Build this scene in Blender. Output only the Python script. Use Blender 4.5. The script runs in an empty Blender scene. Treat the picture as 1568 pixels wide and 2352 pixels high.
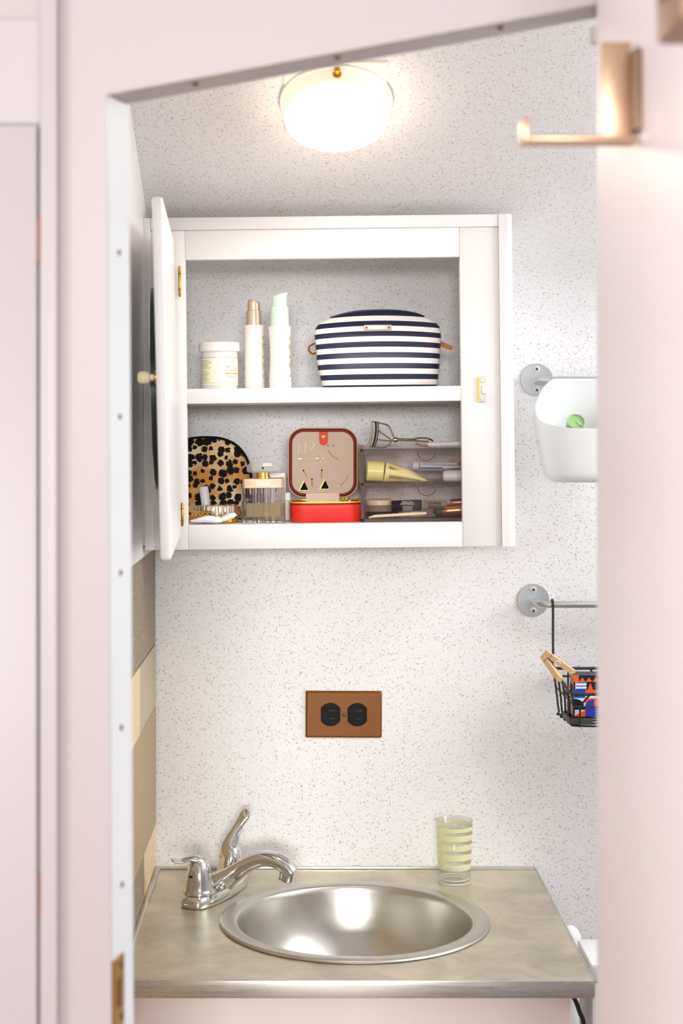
import bpy, bmesh, math, random
from mathutils import Vector, Matrix
random.seed(7)
PI = math.pi
sc = bpy.context.scene
C = sc.collection

# ------------------------------------------------------------------ camera
CAM_D, CAM_Z, FPX = 2.463, 1.5, 3768.0
cd = bpy.data.cameras.new('camera'); cam = bpy.data.objects.new('camera', cd); C.objects.link(cam)
cam.location = (0, -CAM_D, CAM_Z); cam.rotation_euler = (PI/2, 0, 0)
cd.sensor_width = 36; cd.lens = FPX/2352*36
cd.shift_x = (784-705)/2352; cd.shift_y = -(1176-984)/2352
cd.clip_start = 0.05
cd.dof.use_dof = True; cd.dof.focus_distance = 2.30; cd.dof.aperture_fstop = 5.6
sc.camera = cam
# ------------------------------------------------------------------ light
w = bpy.data.worlds.new('daylight'); sc.world = w; w.use_nodes = True
w.node_tree.nodes['Background'].inputs[0].default_value = (1.0, 0.985, 1.0, 1)
w.node_tree.nodes['Background'].inputs[1].default_value = 0.48
# daylight through the roof vent of the washroom
ld = bpy.data.lights.new('vent_daylight', 'AREA'); ld.shape = 'RECTANGLE'; ld.size = 0.40; ld.size_y = 0.42
ld.energy = 6.5; ld.color = (0.84, 0.92, 1.0)
lo = bpy.data.objects.new('vent_daylight', ld); C.objects.link(lo)
lo.location = (1.00, -0.78, 2.045)
sc.cycles.transparent_max_bounces = 32
# daylight through the window in the right wall of the washroom
lw_ = bpy.data.lights.new('window_daylight', 'AREA'); lw_.shape = 'RECTANGLE'; lw_.size = 0.44; lw_.size_y = 0.60
lw_.energy = 8.5; lw_.color = (0.86, 0.93, 1.0)
lwo = bpy.data.objects.new('window_daylight', lw_); C.objects.link(lwo)
lwo.location = (1.335, -0.62, 1.66); lwo.rotation_euler = (0, PI/2, 0)
# added frontal fill for the washroom, set outside an unseen rear window
lr = bpy.data.lights.new('added_room_fill', 'AREA'); lr.shape = 'RECTANGLE'; lr.size = 1.5; lr.size_y = 0.6
lr.energy = 200.0; lr.color = (0.95, 0.975, 1.0)
lro = bpy.data.objects.new('added_room_fill', lr); C.objects.link(lro)
lro.location = (0.1, -7.03, 1.95); lro.rotation_euler = (PI/2, 0, 0)
# added side fill that brightens the open door, outside an unseen left window
ls = bpy.data.lights.new('added_side_fill', 'AREA'); ls.shape = 'RECTANGLE'; ls.size = 0.8; ls.size_y = 1.2
ls.energy = 30.0; ls.color = (0.96, 0.975, 1.0)
lso = bpy.data.objects.new('added_side_fill', ls); C.objects.link(lso)
lso.location = (-1.27, -2.6, 1.6); lso.rotation_euler = (0, -PI/2, 0)
LAMP_STRENGTH = 12.0
vs = sc.view_settings
vs.view_transform = 'Standard'; vs.look = 'None'; vs.gamma = 1.0; vs.use_curve_mapping = False
vs.exposure = 0.62

# ------------------------------------------------------------------ helpers
def P(px, py, d):
    return Vector(((px-705)*d/FPX, d-CAM_D, CAM_Z-(py-984)*d/FPX))
def lin(c):
    return tuple((v/12.92 if v <= .04045 else ((v+.055)/1.055)**2.4) for v in [x/255 for x in c])
M = {}
def mat(name, rgb, rough=.5, metal=0., spec=.5, coat=0., emit=None, estr=0., trans=0., ior=1.45, bump=0., bscale=200., var=0., vscale=60., sss=0., aniso=0.):
    m = bpy.data.materials.new(name); m.use_nodes = True
    nt = m.node_tree; b = nt.nodes['Principled BSDF']
    col = (*lin(rgb), 1)
    b.inputs['Base Color'].default_value = col
    b.inputs['Roughness'].default_value = rough; b.inputs['Metallic'].default_value = metal
    b.inputs['Specular IOR Level'].default_value = spec; b.inputs['Coat Weight'].default_value = coat
    b.inputs['Transmission Weight'].default_value = trans; b.inputs['IOR'].default_value = ior
    b.inputs['Anisotropic'].default_value = aniso
    if sss:
        b.inputs['Subsurface Weight'].default_value = sss; b.inputs['Subsurface Radius'].default_value = (.01, .008, .006)
        b.inputs['Subsurface Scale'].default_value = .3
    if emit:
        b.inputs['Emission Color'].default_value = (*emit, 1); b.inputs['Emission Strength'].default_value = estr
    tc = nt.nodes.new('ShaderNodeTexCoord')
    if var:
        n = nt.nodes.new('ShaderNodeTexNoise'); n.inputs['Scale'].default_value = vscale; n.inputs['Detail'].default_value = 4
        nt.links.new(tc.outputs['Object'], n.inputs['Vector'])
        mx = nt.nodes.new('ShaderNodeMix'); mx.data_type = 'RGBA'
        mx.inputs[6].default_value = tuple(c*(1-var) for c in col[:3])+(1,); mx.inputs[7].default_value = tuple(min(1, c*(1+var)) for c in col[:3])+(1,)
        nt.links.new(n.outputs['Fac'], mx.inputs[0]); nt.links.new(mx.outputs[2], b.inputs['Base Color'])
    if bump:
        n2 = nt.nodes.new('ShaderNodeTexNoise'); n2.inputs['Scale'].default_value = bscale; n2.inputs['Detail'].default_value = 3
        nt.links.new(tc.outputs['Object'], n2.inputs['Vector'])
        bp = nt.nodes.new('ShaderNodeBump'); bp.inputs['Strength'].default_value = bump; bp.inputs['Distance'].default_value = .001
        nt.links.new(n2.outputs['Fac'], bp.inputs['Height']); nt.links.new(bp.outputs[0], b.inputs['Normal'])
    M[name] = m
    return m
def thin_glass(name, rgb, gloss=.08, rough=.02, opaque=0.):
    m = bpy.data.materials.new(name); m.use_nodes = True; nt = m.node_tree
    for n in list(nt.nodes):
        if n.type == 'BSDF_PRINCIPLED': nt.nodes.remove(n)
    out = [n for n in nt.nodes if n.type == 'OUTPUT_MATERIAL'][0]
    t = nt.nodes.new('ShaderNodeBsdfTransparent'); t.inputs[0].default_value = (*lin(rgb), 1)
    g = nt.nodes.new('ShaderNodeBsdfGlossy'); g.inputs['Roughness'].default_value = rough
    lw = nt.nodes.new('ShaderNodeLayerWeight'); lw.inputs['Blend'].default_value = .5
    pw = nt.nodes.new('ShaderNodeMath'); pw.operation = 'POWER'; pw.inputs[1].default_value = 4.; nt.links.new(lw.outputs['Facing'], pw.inputs[0])
    ma = nt.nodes.new('ShaderNodeMath'); ma.operation = 'MULTIPLY_ADD'; ma.inputs[1].default_value = .7; ma.inputs[2].default_value = .035; nt.links.new(pw.outputs[0], ma.inputs[0])
    mx = nt.nodes.new('ShaderNodeMixShader'); nt.links.new(ma.outputs[0], mx.inputs[0])
    nt.links.new(t.outputs[0], mx.inputs[1]); nt.links.new(g.outputs[0], mx.inputs[2])
    last = mx
    if opaque:
        df = nt.nodes.new('ShaderNodeBsdfDiffuse'); df.inputs[0].default_value = (*lin(rgb), 1)
        m2 = nt.nodes.new('ShaderNodeMixShader'); m2.inputs[0].default_value = opaque
        nt.links.new(mx.outputs[0], m2.inputs[1]); nt.links.new(df.outputs[0], m2.inputs[2]); last = m2
    nt.links.new(last.outputs[0], out.inputs[0])
    M[name] = m
    return m
class B:
    def __init__(s): s.bm = bmesh.new()
    def box(s, x0, x1, y0, y1, z0, z1):
        v = [s.bm.verts.new(p) for p in ((x0,y0,z0),(x1,y0,z0),(x1,y1,z0),(x0,y1,z0),(x0,y0,z1),(x1,y0,z1),(x1,y1,z1),(x0,y1,z1))]
        for f in ((3,2,1,0),(4,5,6,7),(0,1,5,4),(1,2,6,5),(2,3,7,6),(3,0,4,7)): s.bm.faces.new([v[i] for i in f])
        return s
    def obox(s, c, u, v, wv, a, b, c2):      # oriented box: centre, 3 unit axes, 3 half sizes
        vs_ = []
        for k in (-1, 1):
            for i, j in ((-1,-1),(1,-1),(1,1),(-1,1)): vs_.append(s.bm.verts.new(c+u*a*i+v*b*j+wv*c2*k))
        for f in ((3,2,1,0),(4,5,6,7),(0,1,5,4),(1,2,6,5),(2,3,7,6),(3,0,4,7)): s.bm.faces.new([vs_[i] for i in f])
        return s
    def rings(s, rs, cap0=True, cap1=True, closed=True):
        vr = [[s.bm.verts.new(p) for p in r] for r in rs]
        n = len(vr[0])
        for a, b in zip(vr, vr[1:]):
            for i in range(n if closed else n-1):
                j = (i+1) % n
                s.bm.faces.new((a[i], a[j], b[j], b[i]))
        if cap0: s.bm.faces.new(list(reversed(vr[0])))
        if cap1: s.bm.faces.new(vr[-1])
        return s
    def prism(s, poly, f0, f1):              # poly: list of 2d; f0/f1 map 2d -> 3d
        return s.rings([[f0(*p) for p in poly], [f1(*p) for p in poly]])
    def xz(s, poly, y0, y1): return s.prism(poly, lambda a, b: (a, y0, b), lambda a, b: (a, y1, b))
    def yz(s, poly, x0, x1): return s.prism(poly, lambda a, b: (x0, a, b), lambda a, b: (x1, a, b))
    def xy(s, poly, z0, z1): return s.prism(poly, lambda a, b: (a, b, z0), lambda a, b: (a, b, z1))
    def ringprism(s, outer, inner, y0, y1):  # frame between two outlines of equal count, in xz
        n = len(outer); V = s.bm.verts.new
        a = [V((p[0], y0, p[1])) for p in outer]; b = [V((p[0], y0, p[1])) for p in inner]
        c = [V((p[0], y1, p[1])) for p in outer]; d = [V((p[0], y1, p[1])) for p in inner]
        for i in range(n):
            j = (i+1) % n
            for q in ((a[i],b[i],b[j],a[j]),(c[i],c[j],d[j],d[i]),(a[i],a[j],c[j],c[i]),(b[i],d[i],d[j],b[j])): s.bm.faces.new(q)
        return s
    def lathe(s, prof, n=32, c=(0,0,0), axis='z', cap0=True, cap1=True):
        rs = []
        for r, h in prof:
            ring = []
            for i in range(n):
                a = 2*PI*i/n; x, y = max(r, 1e-5)*math.cos(a), max(r, 1e-5)*math.sin(a)
                p = {'z': (x, y, h), 'y': (x, h, y), 'x': (h, x, y)}[axis]
                ring.append((p[0]+c[0], p[1]+c[1], p[2]+c[2]))
            rs.append(ring)
        return s.rings(rs, cap0, cap1)
    def tube(s, pts, r, n=10, caps=True, closed=False, flat=None):
        pts = [Vector(p) for p in pts]; m = len(pts)
        rr = r if isinstance(r, (list, tuple)) else [r]*m
        up = None; rs = []
        for i in range(m):
            if closed: t = (pts[(i+1) % m]-pts[i-1]).normalized()
            else: t = (pts[min(i+1, m-1)]-pts[max(i-1, 0)]).normalized()
            if up is None:
                up = t.orthogonal().normalized()
                if flat is not None:
                    up = (Vector(flat)-t*Vector(flat).dot(t)).normalized()
            up = (up-t*up.dot(t)).normalized(); sd = t.cross(up)
            k = rr[i]; ra, rb = k if isinstance(k, tuple) else (k, k)
            rs.append([pts[i]+up*ra*math.cos(2*PI*q/n)+sd*rb*math.sin(2*PI*q/n) for q in range(n)])
        if closed: rs.append(rs[0]); return s.rings(rs, False, False)
        return s.rings(rs, caps, caps)
    def arc(s, r, a0, a1, z0, z1, n=12, c=(0,0), t=.0003):   # curved label; angle 0 faces the camera side
        rs = []
        for z in (z0, z1):
            rs.append([((r+t)*math.sin(a0+(a1-a0)*i/n)+c[0], -(r+t)*math.cos(a0+(a1-a0)*i/n)+c[1], z) for i in range(n+1)])
        return s.rings(rs, False, False, closed=False)
    def bevel(s, off, seg=2, ang=30):
        bm = s.bm; bmesh.ops.remove_doubles(bm, verts=bm.verts, dist=1e-6); bmesh.ops.recalc_face_normals(bm, faces=bm.faces)
        es = [e for e in bm.edges if len(e.link_faces) == 2 and e.calc_face_angle(0) > math.radians(ang)]
        bmesh.ops.bevel(bm, geom=es, offset=off, segments=seg, profile=.5, affect='EDGES', clamp_overlap=True)
        return s
    def done(s, name, m, parent=None, sharp=40, smooth=True):
        bm = s.bm
        bmesh.ops.remove_doubles(bm, verts=bm.verts, dist=1e-6)
        bmesh.ops.recalc_face_normals(bm, faces=bm.faces)
        me = bpy.data.meshes.new(name); bm.to_mesh(me); bm.free()
        if smooth:
            me.shade_smooth(); me.set_sharp_from_angle(angle=math.radians(sharp))
        me.materials.append(M[m] if isinstance(m, str) else m)
        o = bpy.data.objects.new(name, me); C.objects.link(o)
        if parent: o.parent = parent
        return o
def thing(name, label, cat, loc=(0,0,0), rot=(0,0,0), group=None):
    o = bpy.data.objects.new(name, None); C.objects.link(o); o.empty_display_size = .02
    o.location = loc; o.rotation_euler = rot
    return tag(o, label, cat, group)
def tag(o, label, cat, group=None):
    o['label'] = label; o['category'] = cat
    if group: o['group'] = group
    return o
def struct(o, label=None):
    o['kind'] = 'structure'
    if label: o['label'] = label
    return o
def copy_part(o, parent, loc=None, rot=None):
    c = o.copy(); C.objects.link(c); c.parent = parent
    if loc is not None: c.location = loc
    if rot is not None: c.rotation_euler = rot
    return c
def rrect(w_, h_, r, n=6, cx=0, cz=0):
    pts = []
    for k, (sx, sz) in enumerate(((1,1),(-1,1),(-1,-1),(1,-1))):
        for i in range(n+1):
            a = PI/2*k+PI/2*i/n
            pts.append((cx+sx*(w_/2-r)+r*math.cos(a), cz+sz*(h_/2-r)+r*math.sin(a)))
    return pts
def smooth_path(pts, k=6):
    pts = [Vector(p) for p in pts]; out = []
    for i in range(len(pts)-1):
        p0 = pts[max(i-1,0)]; p1 = pts[i]; p2 = pts[i+1]; p3 = pts[min(i+2,len(pts)-1)]
        for j in range(k):
            t = j/k
            out.append(.5*((2*p1)+(p2-p0)*t+(2*p0-5*p1+4*p2-p3)*t*t+(3*p1-p0-3*p2+p3)*t**3))
    out.append(pts[-1]); return out
def lerp_list(v, k=6):
    o = []
    for a, b in zip(v, v[1:]):
        for j in range(k):
            t = j/k
            o.append(tuple(x+(y-x)*t for x, y in zip(a, b)) if isinstance(a, tuple) else a+(b-a)*t)
    o.append(v[-1]); return o
def lettering(text, size, m, parent, loc, rot=(PI/2,0,0), ext=.00008, align='CENTER'):
    cu = bpy.data.curves.new('lettering', 'FONT'); cu.body = text; cu.size = size; cu.extrude = ext; cu.align_x = align; cu.resolution_u = 3
    t = bpy.data.objects.new('tmp', cu); C.objects.link(t)
    bpy.context.view_layer.update()
    me = bpy.data.meshes.new_from_object(t.evaluated_get(bpy.context.evaluated_depsgraph_get()))
    bpy.data.objects.remove(t); bpy.data.curves.remove(cu)
    me.materials.clear(); me.materials.append(M[m])
    o = bpy.data.objects.new('lettering', me); C.objects.link(o); o.parent = parent; o.location = loc; o.rotation_euler = rot
    return o

# ------------------------------------------------------------------ materials
mat('door_paint_lightened', (226, 213, 214), .45)  # partition's pink, lightened to make up for weak light on the door face
mat('pink_paint', (170, 158, 159), .45, bump=.05, bscale=90)
mat('closet_paint', (171, 160, 162), .42)
mat('white_paint', (233, 229, 228), .38, bump=.06, bscale=60)
mat('jamb_white', (214, 216, 218), .35)
mat('ceiling_paint', (245, 240, 238), .6)
mat('zinc_strip', (168, 158, 153), .42, .35)
mat('screw_dark', (96, 66, 62), .45, .4)
mat('brass', (190, 145, 50), .28, 1.)
mat('brass_old', (120, 70, 30), .45, .6)
mat('brown_metal', (150, 118, 96), .5, .3)
mat('hook_metal', (200, 166, 136), .38, .9)
mat('chrome', (215, 215, 213), .07, 1.)
mat('steel_screw', (214, 214, 206), .4, .3)
mat('black', (12, 11, 11), .5, spec=.2)
mat('slot_black', (4, 4, 4), .7)
mat('zinc_disc', (186, 190, 192), .38, .75, var=.08, vscale=180)
mat('bar_steel', (205, 206, 205), .3, .9)
mat('copper_plate', (128, 72, 4), .42, .15, var=.05, vscale=900)
mat('white_plastic', (236, 236, 235), .35, sss=.15)
mat('green_plastic', (168, 202, 138), .3, spec=.6)
mat('wire_dark', (52, 58, 60), .42, .4)
mat('tray_dark', (70, 72, 68), .5)
mat('pine', (232, 200, 150), .6, var=.1, vscale=120)
mat('orange', (255, 96, 32), .45); mat('navy_print', (14, 26, 48), .45); mat('blue_print', (16, 78, 190), .45)
mat('cobalt', (52, 68, 190), .45); mat('paper_white', (244, 238, 238), .5); mat('rose_board', (206, 160, 142), .55); mat('leaf_print', (52, 46, 44), .6)
mat('brick_red', (190, 70, 50), .5)
mat('lamp_enamel', (250, 240, 224), .35)
mat('vanity_paint', (236, 222, 217), .42)
mat('mirror', (210, 215, 215), .03, 1.); mat('mirror_edge', (20, 44, 42), .3)
mat('ivory', (238, 222, 186), .3)
mat('label_yellow', (244, 241, 216), .45); mat('print_gold', (196, 174, 96), .5); mat('print_grey', (170, 160, 140), .6)
mat('bottle_white', (238, 231, 226), .35, sss=.1); mat('rose_gold', (216, 184, 158), .28, .55); mat('mint', (214, 234, 218), .35, sss=.1)
mat('navy', (22, 27, 56), .4); mat('tab_leather', (176, 110, 40), .5); mat('tab_edge', (230, 70, 40), .5)
mat('silver_plate', (198, 188, 176), .4, .6)
mat('case_red', (218, 40, 30), .5, bump=.25, bscale=900); mat('case_rim', (150, 8, 14), .5, spec=.2); mat('zip_dark', (22, 8, 8), .7, spec=.1)
mat('tan_edge', (190, 150, 112), .6); mat('suede', (206, 182, 162), .9, bump=.2, bscale=1500); mat('gold', (232, 188, 82), .25, 1.); mat('gold_zip', (240, 190, 70), .4, .5)
mat('silver', (240, 236, 228), .3, .35); mat('hinge_beige', (230, 204, 184), .7)
mat('jet', (10, 12, 13), .7, spec=.1); mat('glass_bead', (196, 190, 160), .15, .2)
mat('perfume_plate', (172, 148, 124), .4, .4, var=.25, vscale=160); mat('lettering_silver', (246, 238, 226), .3, .3)
mat('compact_chrome', (220, 205, 185), .15, 1.)
mat('tube_yellow', (240, 228, 160), .4, sss=.1); mat('cap_yellow', (236, 226, 150), .3); mat('print_olive', (120, 112, 50), .6)
mat('tube_white', (226, 223, 223), .35); mat('band_blue', (30, 60, 130), .4); mat('band_lilac', (180, 176, 206), .4)
mat('lash_steel', (180, 170, 140), .18, 1.); mat('brush_gold', (196, 140, 92), .25, .8)
mat('text_white', (215, 210, 205), .5); mat('jar_tan', (214, 190, 164), .35)
mat('red_tip', (200, 50, 40), .4); mat('floor_vinyl', (196, 182, 168), .5, var=.06, vscale=8)
mat('yellow_enamel', (232, 228, 165), .4)
mat('rubber_cord', (16, 15, 15), .5)
mat('scallop_liner', (246, 238, 230), .6)
thin_glass('tumbler_glass', (250, 250, 248)); thin_glass('acrylic', (252, 250, 249)); thin_glass('acrylic_edge', (172, 154, 148), opaque=.2)
thin_glass('clear_plastic', (236, 226, 214), opaque=.12)
thin_glass('perfume_glass', (238, 236, 230)); thin_glass('perfume_juice', (246, 234, 200), opaque=.3); thin_glass('stopper_glass', (240, 238, 234), opaque=.22, rough=.08)
# diffuser of the lamp
mat('lamp_ring', (252, 240, 222), .3, emit=(1.0, .84, .64), estr=.22)
m = mat('lamp_glass', (255, 246, 232), .4, emit=(1.0, .86, .68), estr=LAMP_STRENGTH)

def speckle(name, rgb, fleck, dens=.55, scale=230):
    m = mat(name, rgb, .45, spec=.4); nt = m.node_tree; b = nt.nodes['Principled BSDF']
    tc = [n for n in nt.nodes if n.type == 'TEX_COORD'][0]
    nz = nt.nodes.new('ShaderNodeTexNoise'); nz.inputs['Scale'].default_value = 300; nz.inputs['Detail'].default_value = 2
    nt.links.new(tc.outputs['Object'], nz.inputs['Vector'])
    add = nt.nodes.new('ShaderNodeVectorMath'); add.operation = 'MULTIPLY_ADD'
    add.inputs[1].default_value = (.006, .006, .006)
    nt.links.new(nz.outputs['Color'], add.inputs[0]); nt.links.new(tc.outputs['Object'], add.inputs[2])
    def layer(sc_, thr, r0, off):
        mp = nt.nodes.new('ShaderNodeMapping'); mp.inputs['Location'].default_value = off
        nt.links.new(add.outputs[0], mp.inputs[0])
        v = nt.nodes.new('ShaderNodeTexVoronoi'); v.inputs['Scale'].default_value = sc_
        nt.links.new(mp.outputs[0], v.inputs['Vector'])
        lt = nt.nodes.new('ShaderNodeMapRange'); lt.inputs[1].default_value = r0*.8; lt.inputs[2].default_value = r0*1.15; lt.inputs[3].default_value = 1; lt.inputs[4].default_value = 0
        nt.links.new(v.outputs['Distance'], lt.inputs[0])
        sp = nt.nodes.new('ShaderNodeSeparateColor'); nt.links.new(v.outputs['Color'], sp.inputs[0])
        gt = nt.nodes.new('ShaderNodeMath'); gt.operation = 'GREATER_THAN'; gt.inputs[1].default_value = thr; nt.links.new(sp.outputs[0], gt.inputs[0])
        mu = nt.nodes.new('ShaderNodeMath'); mu.operation = 'MULTIPLY'; nt.links.new(lt.outputs[0], mu.inputs[0]); nt.links.new(gt.outputs[0], mu.inputs[1])
        mu2 = nt.nodes.new('ShaderNodeMath'); mu2.operation = 'MULTIPLY'
        rg = nt.nodes.new('ShaderNodeMapRange'); rg.inputs[3].default_value = .12; rg.inputs[4].default_value = .75; nt.links.new(sp.outputs[1], rg.inputs[0])
        nt.links.new(mu.outputs[0], mu2.inputs[0]); nt.links.new(rg.outputs[0], mu2.inputs[1])
        return mu2
    a = layer(scale, 1-dens, .30, (0,0,0)); c = layer(scale*1.55, .45, .30, (3.1,1.7,5.3))
    mx = nt.nodes.new('ShaderNodeMath'); mx.operation = 'MAXIMUM'; nt.links.new(a.outputs[0], mx.inputs[0]); nt.links.new(c.outputs[0], mx.inputs[1])
    cm = nt.nodes.new('ShaderNodeMix'); cm.data_type = 'RGBA'
    cm.inputs[6].default_value = (*lin(rgb), 1); cm.inputs[7].default_value = (*lin(fleck), 1)
    nt.links.new(mx.outputs[0], cm.inputs[0]); nt.links.new(cm.outputs[2], b.inputs['Base Color'])
speckle('speckled_panel', (240, 237, 237), (160, 140, 104), dens=.52, scale=265)

def woodmat(name, rgb, dark, contrast=1.):
    m = mat(name, rgb, .5); nt = m.node_tree; b = nt.nodes['Principled BSDF']
    tc = [n for n in nt.nodes if n.type == 'TEX_COORD'][0]
    mp = nt.nodes.new('ShaderNodeMapping'); mp.inputs['Scale'].default_value = (1, 2.2, 9)
    nt.links.new(tc.outputs['Object'], mp.inputs[0])
    n = nt.nodes.new('ShaderNodeTexNoise'); n.inputs['Scale'].default_value = 5; n.inputs['Detail'].default_value = 3; n.inputs['Distortion'].default_value = .6
    nt.links.new(mp.outputs[0], n.inputs['Vector'])
    ml = nt.nodes.new('ShaderNodeMath'); ml.operation = 'MULTIPLY'; ml.inputs[1].default_value = 9; nt.links.new(n.outputs['Fac'], ml.inputs[0])
    fr = nt.nodes.new('ShaderNodeMath'); fr.operation = 'FRACT'; nt.links.new(ml.outputs[0], fr.inputs[0])
    pw = nt.nodes.new('ShaderNodeMath'); pw.operation = 'POWER'; pw.inputs[1].default_value = 4; nt.links.new(fr.outputs[0], pw.inputs[0])
    cm = nt.nodes.new('ShaderNodeMix'); cm.data_type = 'RGBA'; cm.inputs[6].default_value = (*lin(rgb), 1); cm.inputs[7].default_value = (*lin(dark), 1)
    nt.links.new(pw.outputs[0], cm.inputs[0]); nt.links.new(cm.outputs[2], b.inputs['Base Color'])
woodmat('plank_grey', (140, 124, 106), (168, 150, 128)); woodmat('plank_light', (232, 208, 164), (222, 194, 148))
woodmat('plank_sage', (190, 176, 148), (180, 164, 136)); woodmat('plank_brown', (176, 152, 118), (160, 136, 104))

def steel(name, rgb, rough, scale=(1,1,1), metal=.85, bump=.0, blotch=.18):
    m = mat(name, rgb, rough, metal); nt = m.node_tree; b = nt.nodes['Principled BSDF']
    tc = [n for n in nt.nodes if n.type == 'TEX_COORD'][0]
    n = nt.nodes.new('ShaderNodeTexNoise'); n.inputs['Scale'].default_value = 11; n.inputs['Detail'].default_value = 9; n.inputs['Distortion'].default_value = .8; n.inputs['Roughness'].default_value = .65
    mp = nt.nodes.new('ShaderNodeMapping'); mp.inputs['Scale'].default_value = scale
    nt.links.new(tc.outputs['Object'], mp.inputs[0]); nt.links.new(mp.outputs[0], n.inputs['Vector'])
    c = lin(rgb)
    cm = nt.nodes.new('ShaderNodeMix'); cm.data_type = 'RGBA'
    cm.inputs[6].default_value = tuple(x*(1-blotch) for x in c)+(1,); cm.inputs[7].default_value = tuple(min(1, x*(1+blotch)) for x in c)+(1,)
    ct_ = nt.nodes.new('ShaderNodeMapRange'); ct_.inputs[1].default_value = .33; ct_.inputs[2].default_value = .67; nt.links.new(n.outputs['Fac'], ct_.inputs[0])
    nt.links.new(ct_.outputs[0], cm.inputs[0]); nt.links.new(cm.outputs[2], b.inputs['Base Color'])
    rg = nt.nodes.new('ShaderNodeMapRange'); rg.inputs[3].default_value = rough*.6; rg.inputs[4].default_value = rough*1.4
    nt.links.new(n.outputs['Fac'], rg.inputs[0]); nt.links.new(rg.outputs[0], b.inputs['Roughness'])
steel('counter_steel', (206, 197, 178), .38, metal=.75, blotch=.22)
steel('counter_edge', (212, 206, 200), .28, (1, 1, 30), metal=.85, blotch=.08)
steel('sink_steel', (200, 196, 188), .33, (1, 1, 1), metal=1., blotch=.06)

# ------------------------------------------------------------------ the setting
# the back wall stands upright, bends through a small radius and becomes the sloping ceiling
SLOPE, ARC_R = math.radians(28), .12
ZI = CAM_Z+.414-(CAM_D-2.065)*math.tan(SLOPE)   # where wall and slope would meet
TURN = PI/2-SLOPE
TL = ARC_R*math.tan(TURN/2)
ARC_Z0, Z_TOP = ZI-TL, CAM_Z+.502
Y_TOP = -(Z_TOP-ZI)/math.tan(SLOPE)
def ceil_z(y):                               # underside of wall bend, slope and flat ceiling
    if y <= Y_TOP: return Z_TOP, PI/2
    if y > -ARC_R*(1-math.cos(TURN)):
        t_ = math.acos(max(-1, min(1, 1+y/ARC_R))); return ARC_Z0+ARC_R*math.sin(t_), t_
    return ZI-y*math.tan(SLOPE), TURN
def arc_y(z):                                # y of that surface at height z
    if z <= ARC_Z0: return 0.
    lo_, hi_ = 0., Y_TOP
    for _ in range(40):
        md = (lo_+hi_)/2
        if ceil_z(md)[0] < z: lo_ = md
        else: hi_ = md
    return lo_
XL, XR = -.2275, 1.30
FRONT_Y, BACK_Y = 1.30-CAM_D, 1.355-CAM_D    # the partition with the doorway
struct(B().box(-1.2, 1.4, -7.05, .05, -.05, 0).done('floor', 'floor_vinyl', smooth=False), 'pale vinyl floor')
b = B(); b.box(XL-.02, XR+.02, 0, .03, 0, ARC_Z0)
struct(b.done('wall_back', 'speckled_panel', smooth=False), 'white speckled laminate back wall')
def ceil_prof(y0, y1):                       # profile of the ceiling between two depths (y0 > y1)
    ys = [-ARC_R*(1-math.cos(TURN*i/20)) for i in range(21)]+[Y_TOP+.02, Y_TOP+.0001, Y_TOP-.001, BACK_Y]
    ys = sorted(set([y0, y1]+[y for y in ys if y1 < y < y0]), reverse=True)
    return [(y, *ceil_z(y)) for y in ys]
def vault(b, x0, x1, y0, y1):
    pr = ceil_prof(y0, y1)
    lo_ = [(y, z) for y, z, t_ in pr]; hi_ = [(y+.03*math.cos(t_), z+.03*math.sin(t_)) for y, z, t_ in reversed(pr)]
    b.rings([[(x0, y, z) for y, z in lo_+hi_], [(x1, y, z) for y, z in lo_+hi_]])
VX, VYA, VYB = (.79, 1.21), -.57, -.99        # roof vent opening
b = B()
vault(b, XL-.02, VX[0], 0, BACK_Y); vault(b, VX[1], XR+.02, 0, BACK_Y)
vault(b, VX[0], VX[1], 0, VYA); vault(b, VX[0], VX[1], VYB, BACK_Y)
struct(b.done('ceiling', 'speckled_panel', sharp=25), 'speckled laminate ceiling curving out of the back wall')
b = B(); zv = Z_TOP
b.box(VX[0]-.012, VX[0], VYB-.012, VYA+.012, zv-.022, zv+.034).box(VX[1], VX[1]+.012, VYB-.012, VYA+.012, zv-.022, zv+.034).box(*VX, VYA, VYA+.012, zv-.03, zv+.034).box(*VX, VYB-.012, VYB, zv-.006, zv+.034)
wi = struct(b.done('window_1', 'white_paint', smooth=False), 'white frame of the roof vent over the washroom')
B().box(*VX, VYB, VYA, zv+.028, zv+.031).done('pane', 'tumbler_glass', wi, smooth=False)
# left wall with its planks and its white upper panel
zt = Z_TOP+.02
wl = struct(B().box(XL-.03, XL-.006, BACK_Y, -.0, 0, zt).done('wall_left', 'white_paint', smooth=False), 'left side wall of the washroom')
up = B().box(XL-.006, XL+.004, BACK_Y, -.002, CAM_Z-.176, zt-.02).done('panel', 'white_paint', wl, smooth=False)
B().box(XL+.004, XL+.010, -.225, -.205, CAM_Z-.16, CAM_Z+.28).done('batten', 'white_paint', wl, smooth=False)
yj = lambda d: d-CAM_D
rows = [(-.176, -.323, [(BACK_Y, -.002, 'plank_grey')]),
        (-.323, -.416, [(BACK_Y, yj(2.222), 'plank_light'), (yj(2.222), -.002, 'plank_sage')]),
        (-.416, -.594, [(BACK_Y, -.002, 'plank_brown')]),
        (-.594, -.700, [(BACK_Y, yj(2.287), 'plank_grey'), (yj(2.287), -.002, 'plank_light')])]
z = -.700; k = 0
while z > -1.45:
    z2 = max(-1.5, z-(.145 if k % 2 else .1)); jn = -.3-.35*(k % 3)/2
    rows.append((z, z2, [(BACK_Y, jn, ['plank_brown', 'plank_grey', 'plank_sage'][k % 3]), (jn, -.002, ['plank_light', 'plank_brown', 'plank_grey'][k % 3])])); z = z2; k += 1
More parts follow.
